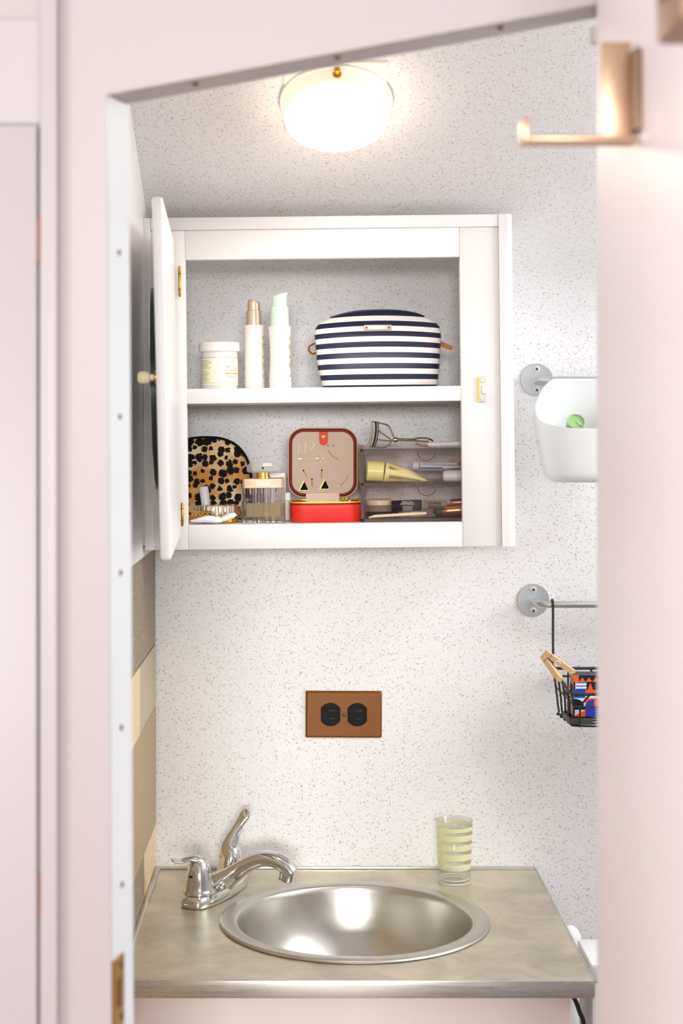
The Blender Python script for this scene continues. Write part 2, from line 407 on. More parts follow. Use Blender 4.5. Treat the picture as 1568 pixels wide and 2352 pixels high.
for i, (z1, z0, segs) in enumerate(rows):
    for j, (y0, y1, mm) in enumerate(segs):
        t = .0005*((i*7+j*3) % 4)
        B().box(XL-.006, XL+t, y0+.0006, y1-.0006, CAM_Z+z0+.0006, CAM_Z+z1-.0006).bevel(.0006, 1).done('plank', mm, wl, smooth=False)
# right wall (outside the frame)
wy0, wy1, wz0, wz1 = -.94, -.30, 1.42, 1.90
b = B()
b.box(XR, XR+.02, BACK_Y, wy0, 0, zt).box(XR, XR+.02, wy1, -.0, 0, zt).box(XR, XR+.02, wy0, wy1, 0, wz0).box(XR, XR+.02, wy0, wy1, wz1, zt)
struct(b.done('wall_right', 'white_paint', smooth=False), 'right side wall of the washroom')
b = B(); b.box(XR-.01, XR+.022, wy0-.02, wy0, wz0-.02, wz1+.02).box(XR-.01, XR+.022, wy1, wy1+.02, wz0-.02, wz1+.02).box(XR-.01, XR+.022, wy0, wy1, wz0-.02, wz0).box(XR-.01, XR+.022, wy0, wy1, wz1, wz1+.02)
wi4 = struct(b.done('window_4', 'white_paint', smooth=False), 'white window frame high on the right washroom wall')
B().box(XR+.010, XR+.012, wy0, wy1, wz0, wz1).done('pane', 'tumbler_glass', wi4, smooth=False)
# trailer wall behind the viewer; its window is added for the fill light
b = B(); b.box(-1.2, -.66, -7.01, -6.98, 0, 2.3).box(.86, 1.4, -7.01, -6.98, 0, 2.3).box(-.66, .86, -7.01, -6.98, 0, 1.64).box(-.66, .86, -7.01, -6.98, 2.26, 2.3)
struct(b.done('wall_rear', 'pink_paint', smooth=False), 'pale pink trailer wall behind the viewer')
b = B(); b.box(-.68, -.64, -6.99, -6.96, 1.62, 2.28).box(.84, .88, -6.99, -6.96, 1.62, 2.28).box(-.64, .84, -6.99, -6.96, 1.62, 1.66).box(-.64, .84, -6.99, -6.96, 2.24, 2.28)
wi2 = struct(b.done('added_window_2', 'white_paint', smooth=False), 'wide white framed window added behind the viewer for the fill light')
B().box(-.64, .84, -6.995, -6.992, 1.66, 2.24).done('pane', 'tumbler_glass', wi2, smooth=False)
b = B(); b.box(-1.23, -1.2, -6.98, -3.22, 0, 2.3).box(-1.23, -1.2, -1.98, FRONT_Y, 0, 2.3).box(-1.23, -1.2, -3.22, -1.98, 0, 1.18).box(-1.23, -1.2, -3.22, -1.98, 2.02, 2.3)
struct(b.done('wall_side', 'pink_paint', smooth=False), 'pale pink trailer side wall left of the viewer')
b = B(); b.box(-1.22, -1.18, -3.24, -3.2, 1.16, 2.04).box(-1.22, -1.18, -2.0, -1.96, 1.16, 2.04).box(-1.22, -1.18, -3.2, -2.0, 1.16, 1.2).box(-1.22, -1.18, -3.2, -2.0, 2.0, 2.04)  # unseen side window, added to frame the fill on the door
wi3 = struct(b.done('added_window_3', 'white_paint', smooth=False), 'white framed side window added left of the viewer for the side fill')
B().box(-1.213, -1.210, -3.2, -2.0, 1.2, 2.0).done('pane', 'tumbler_glass', wi3, smooth=False)
# front partition with the slanted doorway
JX0, JX1 = -.1585, -.1545                    # front edge of the left jamb at the header and low down
DR = .240
zl, zr = CAM_Z+.266, CAM_Z+.336
slope = (zr-zl)/(.2225-JX0)
zR = zl+slope*(DR-JX0)
poly = [(-.95, 0), (-.1500, 0), (JX1, CAM_Z-.47), (JX0, zl), (DR, zR), (DR, 0), (1.1, 0), (1.1, 2.25), (-.95, 2.25)]
b = B()
# built as three convex pieces joined: left pier, right pier, header
b.xz([(-1.2, 0), (-.1500, 0), (JX0, zl), (JX0, 2.25), (-1.2, 2.25)], FRONT_Y, BACK_Y)
b.xz([(DR, 0), (1.4, 0), (1.4, 2.25), (DR, 2.25)], FRONT_Y, BACK_Y)
b.xz([(JX0, zl), (DR, zR), (DR, 2.25), (JX0, 2.25)], FRONT_Y, BACK_Y)
struct(b.done('wall_front', 'pink_paint', smooth=False), 'pale pink partition around the slanted doorway')
# jamb strip: splayed reveal on the left
def jx(z): return JX0+(zl-z)/(zl-0)*(.0085)
b = B()
b.rings([[(jx(0)-.001, FRONT_Y+.0015, 0), (jx(0)+.0115, BACK_Y+.001, 0), (jx(0)-.001, BACK_Y+.001, 0)],
         [(JX0-.001, FRONT_Y+.0015, zl-.001), (JX0+.0115, BACK_Y+.001, zl+.001), (JX0-.001, BACK_Y+.001, zl-.001)]])
t1 = struct(b.done('trim_1', 'jamb_white', smooth=False), 'white painted metal strip lining the left door jamb')
ny = Vector((.055, -.0125, 0)).normalized()  # normal of the splayed face (towards the opening and the viewer)
ty = Vector((.0125, .0535, 0)).normalized()
def jpt(py, f):                              # point on the jamb face at image row py, fraction f of its width
    z_ = CAM_Z-(py-984)*1.328/FPX
    return Vector((jx(z_)-.001+.0125*f, FRONT_Y+.0015+.0535*f, z_))
scr = None
for py in (580, 957, 1316, 1672, 2033):
    p = jpt(py, .52)
    bb = B(); n_ = 10
    rs = []
    for r_, h_ in ((.0026, 0), (.0024, .0008), (.001, .0012)):
        rs.append([p+ny*h_+ty*r_*math.cos(2*PI*i/n_)+Vector((0,0,1))*r_*math.sin(2*PI*i/n_) for i in range(n_)])
    bb.rings(rs).done('screw', 'screw_dark', t1)
pc = jpt(2270, .30)
sp = B().obox(pc+ny*.0008, ty, Vector((0,0,1)), ny, .0125, .029, .0008).bevel(.0005, 1).done('strike_plate', 'brass', t1, smooth=False)
sp['label'] = 'brass strike plate'
B().obox(pc+ny*.0016, ty, Vector((0,0,1)), ny, .005, .011, .0003).done('latch_hole', 'brass_old', sp, smooth=False)
for dz in (.0205, -.0205):
    p = pc+ty*.006+Vector((0,0,dz))+ny*.0016; n_ = 10
    B().rings([[p+ny*h_+ty*r_*math.cos(2*PI*i/n_)+Vector((0,0,1))*r_*math.sin(2*PI*i/n_) for i in range(n_)] for r_, h_ in ((.003,0),(.0026,.0008))]).done('screw', 'screw_dark', sp)
# header strip
b = B()
hx = lambda x: zl+slope*(x-JX0)
tilt_h = .003
b.rings([[(JX0, FRONT_Y+.0012, hx(JX0)+.0015), (JX0, FRONT_Y+.0012, hx(JX0)-.001), (JX0, BACK_Y+.001, hx(JX0)-.001+tilt_h), (JX0, BACK_Y+.001, hx(JX0)+.0015+tilt_h)],
         [(DR, FRONT_Y+.0012, hx(DR)+.0015), (DR, FRONT_Y+.0012, hx(DR)-.001), (DR, BACK_Y+.001, hx(DR)-.001+tilt_h), (DR, BACK_Y+.001, hx(DR)+.0015+tilt_h)]])
t2 = struct(b.done('trim_2', 'zinc_strip', smooth=False), 'grey metal strip along the slanted head of the doorway')
for px in (448, 775, 1150):
    x = (px-705)*1.32/FPX; p = Vector((x, FRONT_Y+.024, hx(x)-.0002))
    B().lathe([(.0028, .0), (.0026, -.0014), (.001, -.002)], 10, p).done('screw', 'screw_dark', t2)
# closet frame + closet door to the left of the doorway
zc0 = CAM_Z+.324
b = B().box(-.2105, -.1962, FRONT_Y-.010, FRONT_Y, 0, 2.25).bevel(.002, 2)
struct(b.done('trim_3', 'closet_paint'), 'pale pink vertical frame board beside the closet door')
b = B().box(-.95, -.2105, FRONT_Y-.004, FRONT_Y, CAM_Z+.240, zc0).bevel(.001, 1)
struct(b.done('trim_4', 'closet_paint', smooth=False), 'pale pink rail above the closet door')
b = B().box(-.62, -.2120, FRONT_Y-.012, FRONT_Y-.0005, .05, CAM_Z+.2385).bevel(.0015, 2)
d2 = struct(b.done('door_2', 'closet_paint'), 'pale pink flush closet door')
for py in (550, 2058):
    p = P(89.5, py, 1.293)
    h = B().lathe([(.0006, -.019), (.0030, -.0165), (.0032, .0165), (.0006, .019)], 10, p).done('hinge', 'brass_old', d2)
    for q in (-.008, 0, .008):
        B().lathe([(.00335, q-.0004), (.00335, q+.0004)], 10, p).done('knuckle_ring', 'screw_dark', h)
# the open bathroom door on the right
DX = .2285
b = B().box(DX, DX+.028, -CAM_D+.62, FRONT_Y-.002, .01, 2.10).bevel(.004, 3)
d1 = struct(b.done('door_1', 'door_paint_lightened'), 'pale pink bathroom door swung open towards the viewer')
b = B().box(DR, DR+.012, FRONT_Y-.003, FRONT_Y+.001, .02, 2.2)
b = B()
b.lathe([(.0045, -.006), (.0045, .006)], 12, (DX+.001, FRONT_Y+.004, CAM_Z+.312)).done('hinge', 'zinc_strip', d1)

# ------------------------------------------------------------------ hook and latch on the open door
hd = 1.13; hy = hd-CAM_D
hook = thing('coat_hook', 'bent brass strip coat hook on the pink open door', 'hook', (DX, hy, CAM_Z+.20))
b = B().box(-.0260, -.0055, -.0015, .0015, -.004, .066).bevel(.001, 2); b.done('back_plate', 'hook_metal', hook)
B().box(-.0056, 0, -.012, .012, .004, .060).bevel(.001, 1).done('mount', 'brown_metal', hook)
b = B().box(-.078, -.002, -.013, .013, -.004, -.0005).bevel(.001, 2); b.done('arm', 'hook_metal', hook)
b = B().box(-.081, -.077, -.013, .013, -.0045, .012).bevel(.001, 2); b.done('tip', 'hook_metal', hook)
lt = thing('door_latch', 'brown metal latch box at the upper edge of the open door', 'latch', (DX, .93-CAM_D, CAM_Z+.255))
B().box(-.024, 0, -.03, .035, -.03, .06).bevel(.004, 2).done('case', 'brown_metal', lt)
B().box(-.028, -.024, -.008, .012, -.01, .04).bevel(.001, 1).done('slide', 'brown_metal', lt)

# ------------------------------------------------------------------ ceiling lamp
th = TURN
lp = Vector((.0366, 2.065-CAM_D, CAM_Z+.414))
nrm = Vector((0, -math.cos(th), -math.sin(th)))
tup = Vector((0, -math.sin(th), math.cos(th)))
lamp = thing('ceiling_lamp', 'round glowing drum ceiling lamp above the white cabinet', 'lamp', lp)
xa = tup.cross(nrm)
lamp.rotation_euler = Matrix((xa, tup, nrm)).transposed().to_euler()
B().box(-.066, .062, -.060, .074, -.004, .0035).bevel(.003, 2).done('mounting_block', 'lamp_enamel', lamp)
B().lathe([(.0705, .0036), (.0712, .005), (.0700, .0066), (.064, .0072)], 64, (0,0,0)).done('canopy', 'lamp_enamel', lamp)
B().lathe([(.0638, .007), (.0638, .0275)], 64, (0,0,0)).done('fitter_ring', 'lamp_ring', lamp)
prof = [(.0640, .0262), (.0648, .0272)]
for i in range(9):
    a = PI/2*i/8; prof.append((.0530+.0120*math.cos(a), .0290+.0085*math.sin(a)))
prof += [(.03, .0385), (.0, .039)]
B().lathe(prof, 64).done('glass_shade', 'lamp_glass', lamp)
ts = B()
for prf in ([(.0055, .0), (.0055, .0025), (.0045, .003)], [(.0035, .003), (.0035, .011), (.002, .0125)]):
    ts.rings([[(r_*math.cos(2*PI*i/14), .0630+h_, .0135+r_*math.sin(2*PI*i/14)) for i in range(14)] for r_, h_ in prf])
ts.done('thumb_screw', 'brass', lamp)

# ------------------------------------------------------------------ wall cabinet
CF = 2.235                                    # distance of its front plane from the camera
OY = CF-CAM_D
OX, OZ, ROT = .02, CAM_Z+.05, -.0113
cab = thing('wall_cabinet', 'white painted wall cabinet with open door and one shelf', 'cabinet', (OX, OY, OZ), (0, ROT, 0))
def cx(x): return x-OX
def cz(z): return z-.05
L, R_, T, Bt = -.1640, .2097, .2316, -.1296
B().box(cx(-.2105), cx(L), 0, .016, cz(-.1634), cz(.272)).bevel(.0012, 2).done('stile', 'white_paint', cab)
B().box(cx(R_), cx(.2630), 0, .016, cz(-.1634), cz(.272)).bevel(.0012, 2).done('stile', 'white_paint', cab)
B().box(cx(L), cx(R_), .0003, .016, cz(T), cz(.272)).bevel(.0010, 2).done('rail', 'white_paint', cab)
B().box(cx(L), cx(R_), .0003, .016, cz(-.1634), cz(Bt)).bevel(.0010, 2).done('rail', 'white_paint', cab)
B().box(cx(-.2105), cx(.2630), -.003, .014, cz(.272), cz(.289)).bevel(.0012, 2).done('top_strip', 'white_paint', cab)
b = B(); pl = [(cx(.2630), .010)]
for i in range(9):
    a = PI/2+PI/2*i/8; pl.append((cx(.2630)+.0195*(i/8), -.004 if i < 6 else -.004+.012*((i-5)/3)**2))
pl.append((cx(.2825), .016))
b.xy(pl, cz(-.1634), cz(.289)).done('edge_moulding', 'white_paint', cab)
B().box(cx(-.2228), cx(-.2105), -.003, .014, cz(-.1634), cz(.289)).bevel(.0012, 2).done('edge_moulding', 'white_paint', cab)
def side_poly(x):
    pts = [(.016, cz(-.1634)), (.016, cz(.262))]
    for i in range(13):
        z = .262+(-.1634-.262)*i/12; pts.append((arc_y(CAM_Z+z)-.006-OY, cz(z)))
    return [p for p in pts if p[0] >= .0159]
B().yz(side_poly(0), cx(.2640), cx(.2750)).done('side_panel', 'white_paint', cab, smooth=False)
B().yz(side_poly(0), cx(-.2228), cx(-.2150)).done('side_panel', 'white_paint', cab, smooth=False)
B().box(cx(-.2150), cx(.2640), .016, -OY-.016, cz(-.1500), cz(-.1312)).done('bottom_board', 'white_paint', cab, smooth=False)
shf = B().box(cx(-.2148), cx(.2638), .0010, arc_y(CAM_Z+.056)-.008-OY, cz(.0356), cz(.0560)).bevel(.0008, 2).done('shelf', 'white_paint', cab)
# its door, opened at right angles
dr = B().box(-.0125, 0, -.407, 0, cz(-.145), cz(.260)).bevel(.0045, 4).done('door', 'white_paint', cab)
dr.location = (cx(-.1755), -.009, 0); dr.rotation_euler = (0, -.013, .0506)
mb = B(); 
for x0, x1, mm, nm, k in ((-.0235, -.0150, 'mirror_edge', 'mirror_backing', 1.0), (-.0245, -.0236, 'mirror', 'mirror_glass', .97)):
    B().rings([[(x, -.205+.092*k*math.cos(2*PI*i/48), cz(.0516)+.1245*k*math.sin(2*PI*i/48)) for i in range(48)] for x in (x0, x1)]).done(nm, mm, dr)
B().lathe([(.0035, -.0125), (.0035, -.020), (.006, -.0215), (.0072, -.026), (.0072, -.031), (.005, -.034)], 18, (0, -.378, cz(.060)), 'x').done('knob', 'ivory', dr)
B().lathe([(.0078, -.0125), (.0078, -.0145), (.005, -.016)], 18, (0, -.378, cz(.060)), 'x').done('knob_rose', 'brass', dr)
for z0, z1 in ((.181, .223), (-.131, -.099)):
    h = B().lathe([(.0010, cz(z0)), (.0016, cz(z0)+.001), (.0016, cz(z1)-.001), (.0010, cz(z1))], 12, (cx(-.1715), -.0045, 0)).done('hinge', 'brass', cab)
    B().box(cx(-.1712), cx(-.1700), -.0012, 0, cz(z0)+.002, cz(z1)-.002).done('hinge_leaf', 'brass', h, smooth=False)
    for q in (.25, .75):
        B().lathe([(.0020, cz(z0+(z1-z0)*q)-.0006), (.0020, cz(z0+(z1-z0)*q)+.0006)], 10, (cx(-.1715), -.0045, 0)).done('knuckle_ring', 'brass_old', h)
rc = B().box(cx(.2338), cx(.2430), -.0025, 0, cz(.0335), cz(.0680)).bevel(.0006, 1).done('catch_plate', 'silver_plate', cab)
B().box(cx(.2365), cx(.2435), -.0085, -.0025, cz(.0440), cz(.0560)).bevel(.0015, 2).done('roller', 'silver', rc)
for z in (.0625, .0385):
    B().lathe([(.0034, -.0025), (.0030, -.0042), (.001, -.0046)], 12, (cx(.2384), 0, cz(z)), 'y').done('screw', 'steel_screw', rc)
B().box(cx(.2325), cx(.2345), -.004, 0, cz(.0335), cz(.0680)).done('catch_bracket', 'brass', rc, smooth=False)
def on_cab(x, y, z):                          # undo of the cabinet's small hang angle for things standing in it
    dx, dz = x-OX, z-.05
    return Vector((OX+dx*math.cos(ROT)+dz*math.sin(ROT), y, CAM_Z+.05-dx*math.sin(ROT)+dz*math.cos(ROT)))
CROT = (0, ROT, 0)
TOPZ, LOWZ = .0560, -.1300
# shelf liner with scalloped front edge on the cabinet floor
b = B(); pts = []
n = 96
for i in range(n+1):
    x = -.2140+.476*i/n; pts.append((x, .0165-.0022*abs(math.sin(PI*i/2*1.0))))
pl = [(cx(x), y) for x, y in pts]+[(cx(.262), .16), (cx(-.2140), .16)]
b.xy(pl, 0, .0012)
ln = b.done('shelf_liner', 'scallop_liner', smooth=False)
ln.location = on_cab(OX, OY, -.1312); ln.rotation_euler = CROT
tag(ln, 'cream scalloped shelf liner on the floor of the white cabinet', 'shelf liner')
# scallops hang over the frame edge
b = B()
for i in range(62):
    x = L+.003+(R_-L-.006)*i/61
    b.lathe([(.0028, 0), (.0026, .0012)], 10, (cx(x), .0155, -.0001))
sc_o = b.done('scalloped_edge', 'scallop_liner', ln); sc_o['kind'] = 'stuff'

# ---- top shelf
def item(name, label, cat, px, d, z, rz=0, group=None):
    x = (px-705)*d/FPX
    return thing(name, label, cat, on_cab(x, d-CAM_D, z), (0, ROT, rz), group)
# cream jar
t = item('cream_jar', 'squat white screw-lid jar with pale yellow printed label', 'jar', 505, 2.292, TOPZ)
B().lathe([(.0235, 0), (.0250, .002), (.0256, .0535), (.0245, .055)], 48).done('body', 'bottle_white', t)
lid = B().lathe([(.0278, .0520), (.0290, .0530), (.0290, .0635), (.0280, .0650), (.02, .0652)], 48).done('lid', 'bottle_white', t)
lab = B().arc(.0256, -1.5, 1.5, .0055, .0430, 40).done('label', 'label_yellow', t)
for k in range(12):
    zz = .0395-.0026*k
    if k == 5: continue
    B().arc(.0259, -1.25, -.55+.1*((k*5) % 3)-.02*k, zz, zz+.0007, 8).done('printed_line', 'print_gold', lab)
for zz, a0, a1, hh in ((.030, .45, .62, .002), (.0285, .75, 1.2, .0007), (.0255, .35, .5, .001), (.0255, .65, 1.2, .0012), (.0205, .33, 1.2, .0022), (.0165, .4, 1.15, .0008), (.0435, -1.5, 1.5, .0005), (.0085, -1.5, 1.5, .0005)):
    B().arc(.0259, a0, a1, zz, zz+hh, 10).done('printed_line', 'print_gold', lab)
# pump bottles
def pump(name, label, px, d, rb, hb, pr, capm, tall, waist, flip):
    t = item(name, label, 'bottle', px, d, TOPZ, 0, 'pump bottles on the top shelf')
    pf = [(rb*.92, 0), (rb, .0015)]
    for i in range(1, 12):
        u = i/12; pf.append((rb*(1-waist*math.sin(PI*u)**2*(.5+u)), hb*u))
    pf += [(rb*1.03, hb*.975), (rb*1.05, hb-.0015), (rb*.98, hb), (pr, hb)]
    B().lathe(pf, 40).done('body', 'bottle_white', t)
    cap = B().lathe([(pr, hb), (pr, hb+.001), (pr*.96, hb+tall*.50), (pr*.93, hb+tall*.56), (pr*.80, hb+tall*.58)], 36).done('pump_collar', capm, t)
    n_ = 32; rs = []
    for u in (0, .35, .7, .9, 1.0):
        ring = []
        for i in range(n_):
            a = 2*PI*i/n_; rr = pr*.82*(1 if u < 1 else .9); x = rr*math.cos(a)
            slant = (x/rr)*flip*.11*tall
            sp_ = .0018*max(0, (u-.55)/.45)**2*max(0, math.cos(a)*flip)
            ring.append((x+sp_*1.2, rr*math.sin(a), hb+tall*(.57+.36*u)+slant*u*.55))
        rs.append(ring)
    B().rings(rs).done('pump_head', capm, t)
    for k in range(5):
        zz = hb*(.18+.15*k)
        B().arc(rb*(1-waist*math.sin(PI*zz/hb)**2*(.5+zz/hb)), 1.02, 1.22, zz, zz+.004+.003*(k % 2), 4).done('print_mark', 'print_gold', t)
    return t
pump('pump_bottle', 'slim white bottle with a rose-gold pump top', 585, 2.292, .0139, .0890, .0108, 'rose_gold', .037, .02, -1)
p2 = pump('pump_bottle', 'taller white bottle with a mint green pump top', 644, 2.285, .0158, .0870, .0132, 'mint', .0475, .08, 1)
for k in range(22):
    zz = .078-.0024*k
    B().arc(.0150, -1.45, -1.2, zz, zz+.001, 3).done('print_mark', 'print_gold', p2)
# striped cosmetic bag
mt = bpy.data.materials.new('navy_white_stripes'); mt.use_nodes = True; nt = mt.node_tree; bs = nt.nodes['Principled BSDF']; bs.inputs['Roughness'].default_value = .42
tc = nt.nodes.new('ShaderNodeTexCoord'); sx = nt.nodes.new('ShaderNodeSeparateXYZ'); nt.links.new(tc.outputs['Object'], sx.inputs[0])
def mth(op, a, b_=None, c_=None):
    n_ = nt.nodes.new('ShaderNodeMath'); n_.operation = op
    for i, v in enumerate((a, b_, c_)):
        if v is None: continue
        if isinstance(v, (int, float)): n_.inputs[i].default_value = v
        else: nt.links.new(v, n_.inputs[i])
    return n_.outputs[0]
x2 = mth('MULTIPLY', sx.outputs[0], sx.outputs[0])
zt_ = mth('MULTIPLY', sx.outputs[2], 7.0)
bend = mth('MULTIPLY', x2, zt_)               # stripes arch more towards the top of the bag
zz = mth('ADD', sx.outputs[2], bend)
per = mth('MULTIPLY_ADD', sx.outputs[2], -.012, .0160)
fr = mth('FRACT', mth('DIVIDE', mth('ADD', zz, .0118), .01505))
st = mth('GREATER_THAN', fr, .50)
cm = nt.nodes.new('ShaderNodeMix'); cm.data_type = 'RGBA'; cm.inputs[6].default_value = (*lin((247, 240, 237)), 1); cm.inputs[7].default_value = (*lin((24, 28, 58)), 1)
nt.links.new(st, cm.inputs[0]); nt.links.new(cm.outputs[2], bs.inputs['Base Color'])
M['stripes'] = mt
bag = item('cosmetic_bag', 'navy and white striped cosmetic bag on the upper shelf', 'bag', 868, 2.300, TOPZ)
lv = [(0, .0800, .026, 0), (.003, .0825, .031, 0), (.012, .0835, .034, 0), (.030, .0855, .035, 0), (.050, .0868, .034, 0), (.066, .0880, .031, .0), (.077, .0885, .026, .002), (.085, .0868, .0205, .003), (.0915, .0810, .0150, .004), (.0975, .0690, .0100, .005), (.1020, .0530, .0062, .005), (.1055, .0330, .0035, .005), (.1066, .018, .002, .005)]
rs = []
for z, a, dp, yo in lv:
    ring = []
    for i in range(56):
        q = 2*PI*i/56; e = .42
        x = a*math.copysign(abs(math.cos(q))**e, math.cos(q)); y = dp*math.copysign(abs(math.sin(q))**e, math.sin(q))
        x += .004*(1-z/.1066)*(1 if x < 0 else -.0)*(1 if z < .02 else .3)
        puff = .0035*math.cos(PI/2*min(1, abs(x)/a))*math.sin(PI*min(1, z/.1066))
        ring.append((x, y+yo-(puff if y < 0 else 0), z))
    rs.append(ring)
B().rings(rs).done('body', 'stripes', bag, sharp=60)
zp = smooth_path([(-.066, .005, .0985), (-.050, .005, .1030), (-.030, .005, .1068), (0, .005, .1082), (.030, .005, .1072), (.052, .005, .1035), (.066, .005, .0985)], 8)
zi = B().tube(zp, .0022, 8).done('zipper', 'navy', bag)
for i in range(0, len(zp)-24, 1):
    p = zp[i]
    B().box(p.x-.0005, p.x+.0005, p.y-.003, p.y-.0005, p.z+.0004, p.z+.0020).done('zipper_tooth', 'navy', zi, smooth=False)
pl = B().box(-.0195, .0185, -.0262, -.0230, .0795, .0868).bevel(.0007, 2).done('name_plate', 'silver_plate', bag)
for x in (-.016, .015):
    B().lathe([(.0016, -.0262), (.0012, -.0272)], 10, (x, 0, .0830), 'y').done('rivet', 'brass_old', pl)
B().tube(smooth_path([(-.0868, .004, .064), (-.0945, .002, .060), (-.0965, .002, .054), (-.0915, .003, .049), (-.0865, .004, .050)], 5), [(.0055, .0014)]*21, 8, flat=(0,1,0)).done('side_tab', 'tab_leather', bag)
t = B(); c0 = Vector((.0885, -.001, .0605)); u = Vector((.93, 0, -.37)).normalized()
t.obox(c0+u*.0065, u, Vector((0,1,0)), u.cross(Vector((0,1,0))), .0105, .0009, .0034).done('side_tab', 'tab_leather', bag, smooth=False)
t = B(); t.obox(c0+u*.0172, u, Vector((0,1,0)), u.cross(Vector((0,1,0))), .0005, .0010, .0034).done('tab_edge', 'tab_edge', bag, smooth=False)

# ---- bottom of the cabinet
# leopard pouch
mt = bpy.data.materials.new('leopard_print'); mt.use_nodes = True; nt = mt.node_tree; bs = nt.nodes['Principled BSDF']; bs.inputs['Roughness'].default_value = .75; bs.inputs['Specular IOR Level'].default_value = .15
tc = nt.nodes.new('ShaderNodeTexCoord')
nz = nt.nodes.new('ShaderNodeTexNoise'); nz.inputs['Scale'].default_value = 420; nz.inputs['Detail'].default_value = 3; nt.links.new(tc.outputs['Object'], nz.inputs['Vector'])
va = nt.nodes.new('ShaderNodeVectorMath'); va.operation = 'MULTIPLY_ADD'; va.inputs[1].default_value = (.006, 0, .006); nt.links.new(nz.outputs['Color'], va.inputs[0]); nt.links.new(tc.outputs['Object'], va.inputs[2])
sxz = nt.nodes.new('ShaderNodeSeparateXYZ'); nt.links.new(va.outputs[0], sxz.inputs[0]); mp = nt.nodes.new('ShaderNodeCombineXYZ'); nt.links.new(sxz.outputs[0], mp.inputs[0]); nt.links.new(sxz.outputs[2], mp.inputs[1])
vo = nt.nodes.new('ShaderNodeTexVoronoi'); vo.voronoi_dimensions = '2D'; vo.inputs['Scale'].default_value = 88; vo.inputs['Randomness'].default_value = .62; nt.links.new(mp.outputs[0], vo.inputs['Vector'])
sc3 = nt.nodes.new('ShaderNodeSeparateColor'); nt.links.new(vo.outputs['Color'], sc3.inputs[0])
rr3 = nt.nodes.new('ShaderNodeMapRange'); rr3.inputs[3].default_value = .27; rr3.inputs[4].default_value = .58; nt.links.new(sc3.outputs[0], rr3.inputs[0])
df3 = nt.nodes.new('ShaderNodeMath'); df3.operation = 'SUBTRACT'; nt.links.new(rr3.outputs[0], df3.inputs[0]); nt.links.new(vo.outputs['Distance'], df3.inputs[1])
gt = nt.nodes.new('ShaderNodeMapRange'); gt.inputs[1].default_value = -.015; gt.inputs[2].default_value = .015; nt.links.new(df3.outputs[0], gt.inputs[0])
n3 = nt.nodes.new('ShaderNodeTexNoise'); n3.inputs['Scale'].default_value = 22; nt.links.new(tc.outputs['Object'], n3.inputs['Vector'])
rp = nt.nodes.new('ShaderNodeValToRGB'); rp.color_ramp.elements[0].position = .38; rp.color_ramp.elements[0].color = (*lin((196, 136, 62)), 1); rp.color_ramp.elements[1].position = .62; rp.color_ramp.elements[1].color = (*lin((226, 206, 166)), 1)
nt.links.new(n3.outputs['Fac'], rp.inputs[0])
cm = nt.nodes.new('ShaderNodeMix'); cm.data_type = 'RGBA'; cm.inputs[7].default_value = (*lin((22, 17, 14)), 1)
nt.links.new(rp.outputs[0], cm.inputs[6]); nt.links.new(gt.outputs[0], cm.inputs[0]); nt.links.new(cm.outputs[2], bs.inputs['Base Color'])
M['leopard'] = mt
pch = item('leopard_pouch', 'dome-shaped leopard print pouch with black piping in the cabinet corner', 'pouch', 470, 2.385, LOWZ+.0004)
def dome(k, zoff=0):
    pts = []
    hw, hh = .066*k, .120*k
    for i in range(41):
        a = PI*i/40
        x = hw*math.cos(a); z = .055+(.064*k)*math.sin(a) if False else None
        pts.append((hw*math.copysign(abs(math.cos(a))**.8, math.cos(a)), .052+.0665*k*abs(math.sin(a))**.85))
    pts += [(-hw*.98, .02), (-hw*.90, .004+(1-k)*.05), (-hw*.8, (1-k)*.05), (hw*.8, (1-k)*.05), (hw*.90, .004+(1-k)*.05), (hw*.98, .02)]
    return pts
b = B(); rs = []
for y, k in ((-.019, .80), (-.018, .90), (-.014, .965), (-.008, .99), (.008, .99), (.014, .965), (.018, .88)):
    rs.append([(x, y-.006*(1-z/.12), z) for x, z in dome(k)])
b.rings(rs).done('body', 'leopard', pch, sharp=50)
for y in (-.0095, .0095):
    B().tube([(x, y-.006*(1-z/.12), z) for x, z in dome(1.0)], .0019, 8, closed=True).done('piping', 'black', pch)
# perfume bottle
pf = item('perfume_bottle', 'ribbed glass perfume bottle with metal collar and faceted clear stopper', 'perfume', 602, 2.285, LOWZ+.0006)
W2, D2, HB = .0296, .016, .0475
def ribbed(k, zlo, zhi, n=120, amp=.0007):
    rs = []
    for z in (zlo, zhi):
        ring = []
        per_ = rrect(2*W2*k, 2*D2*k, .005, 8)
        # resample the outline
        pp = per_+[per_[0]]; ln_ = [0]
        for a, c in zip(pp, pp[1:]): ln_.append(ln_[-1]+math.hypot(c[0]-a[0], c[1]-a[1]))
        for i in range(n):
            s_ = ln_[-1]*i/n; j = max(q for q in range(len(ln_)-1) if ln_[q] <= s_)
            f = (s_-ln_[j])/max(1e-9, ln_[j+1]-ln_[j]); x = pp[j][0]+(pp[j+1][0]-pp[j][0])*f; y = pp[j][1]+(pp[j+1][1]-pp[j][1])*f
            g = 1+amp*math.copysign(1, math.sin(i*PI/2.0+.3))/D2
            ring.append((x*(1+amp*(1 if (i//3) % 2 else -1)/W2), y*(1+amp*(1 if (i//3) % 2 else -1)/D2), z))
        rs.append(ring)
    return rs
mat('perfume_solid', (250, 248, 244), .04, trans=1., ior=1.45)
B().rings(ribbed(1, 0, HB, 132)).done('glass_body', 'perfume_solid', pf, sharp=20)
B().xy(rrect(2*W2-.010, 2*D2-.010, .003, 4), .008, .0265).done('perfume_liquid', 'perfume_juice', pf)
col = B().xy(rrect(2*W2-.001, 2*D2, .004, 6), HB, HB+.0135).bevel(.0006, 1).done('collar', 'perfume_plate', pf)
lettering('Chloé', .0076, 'lettering_silver', col, (0, -D2-.0003, HB+.0040))
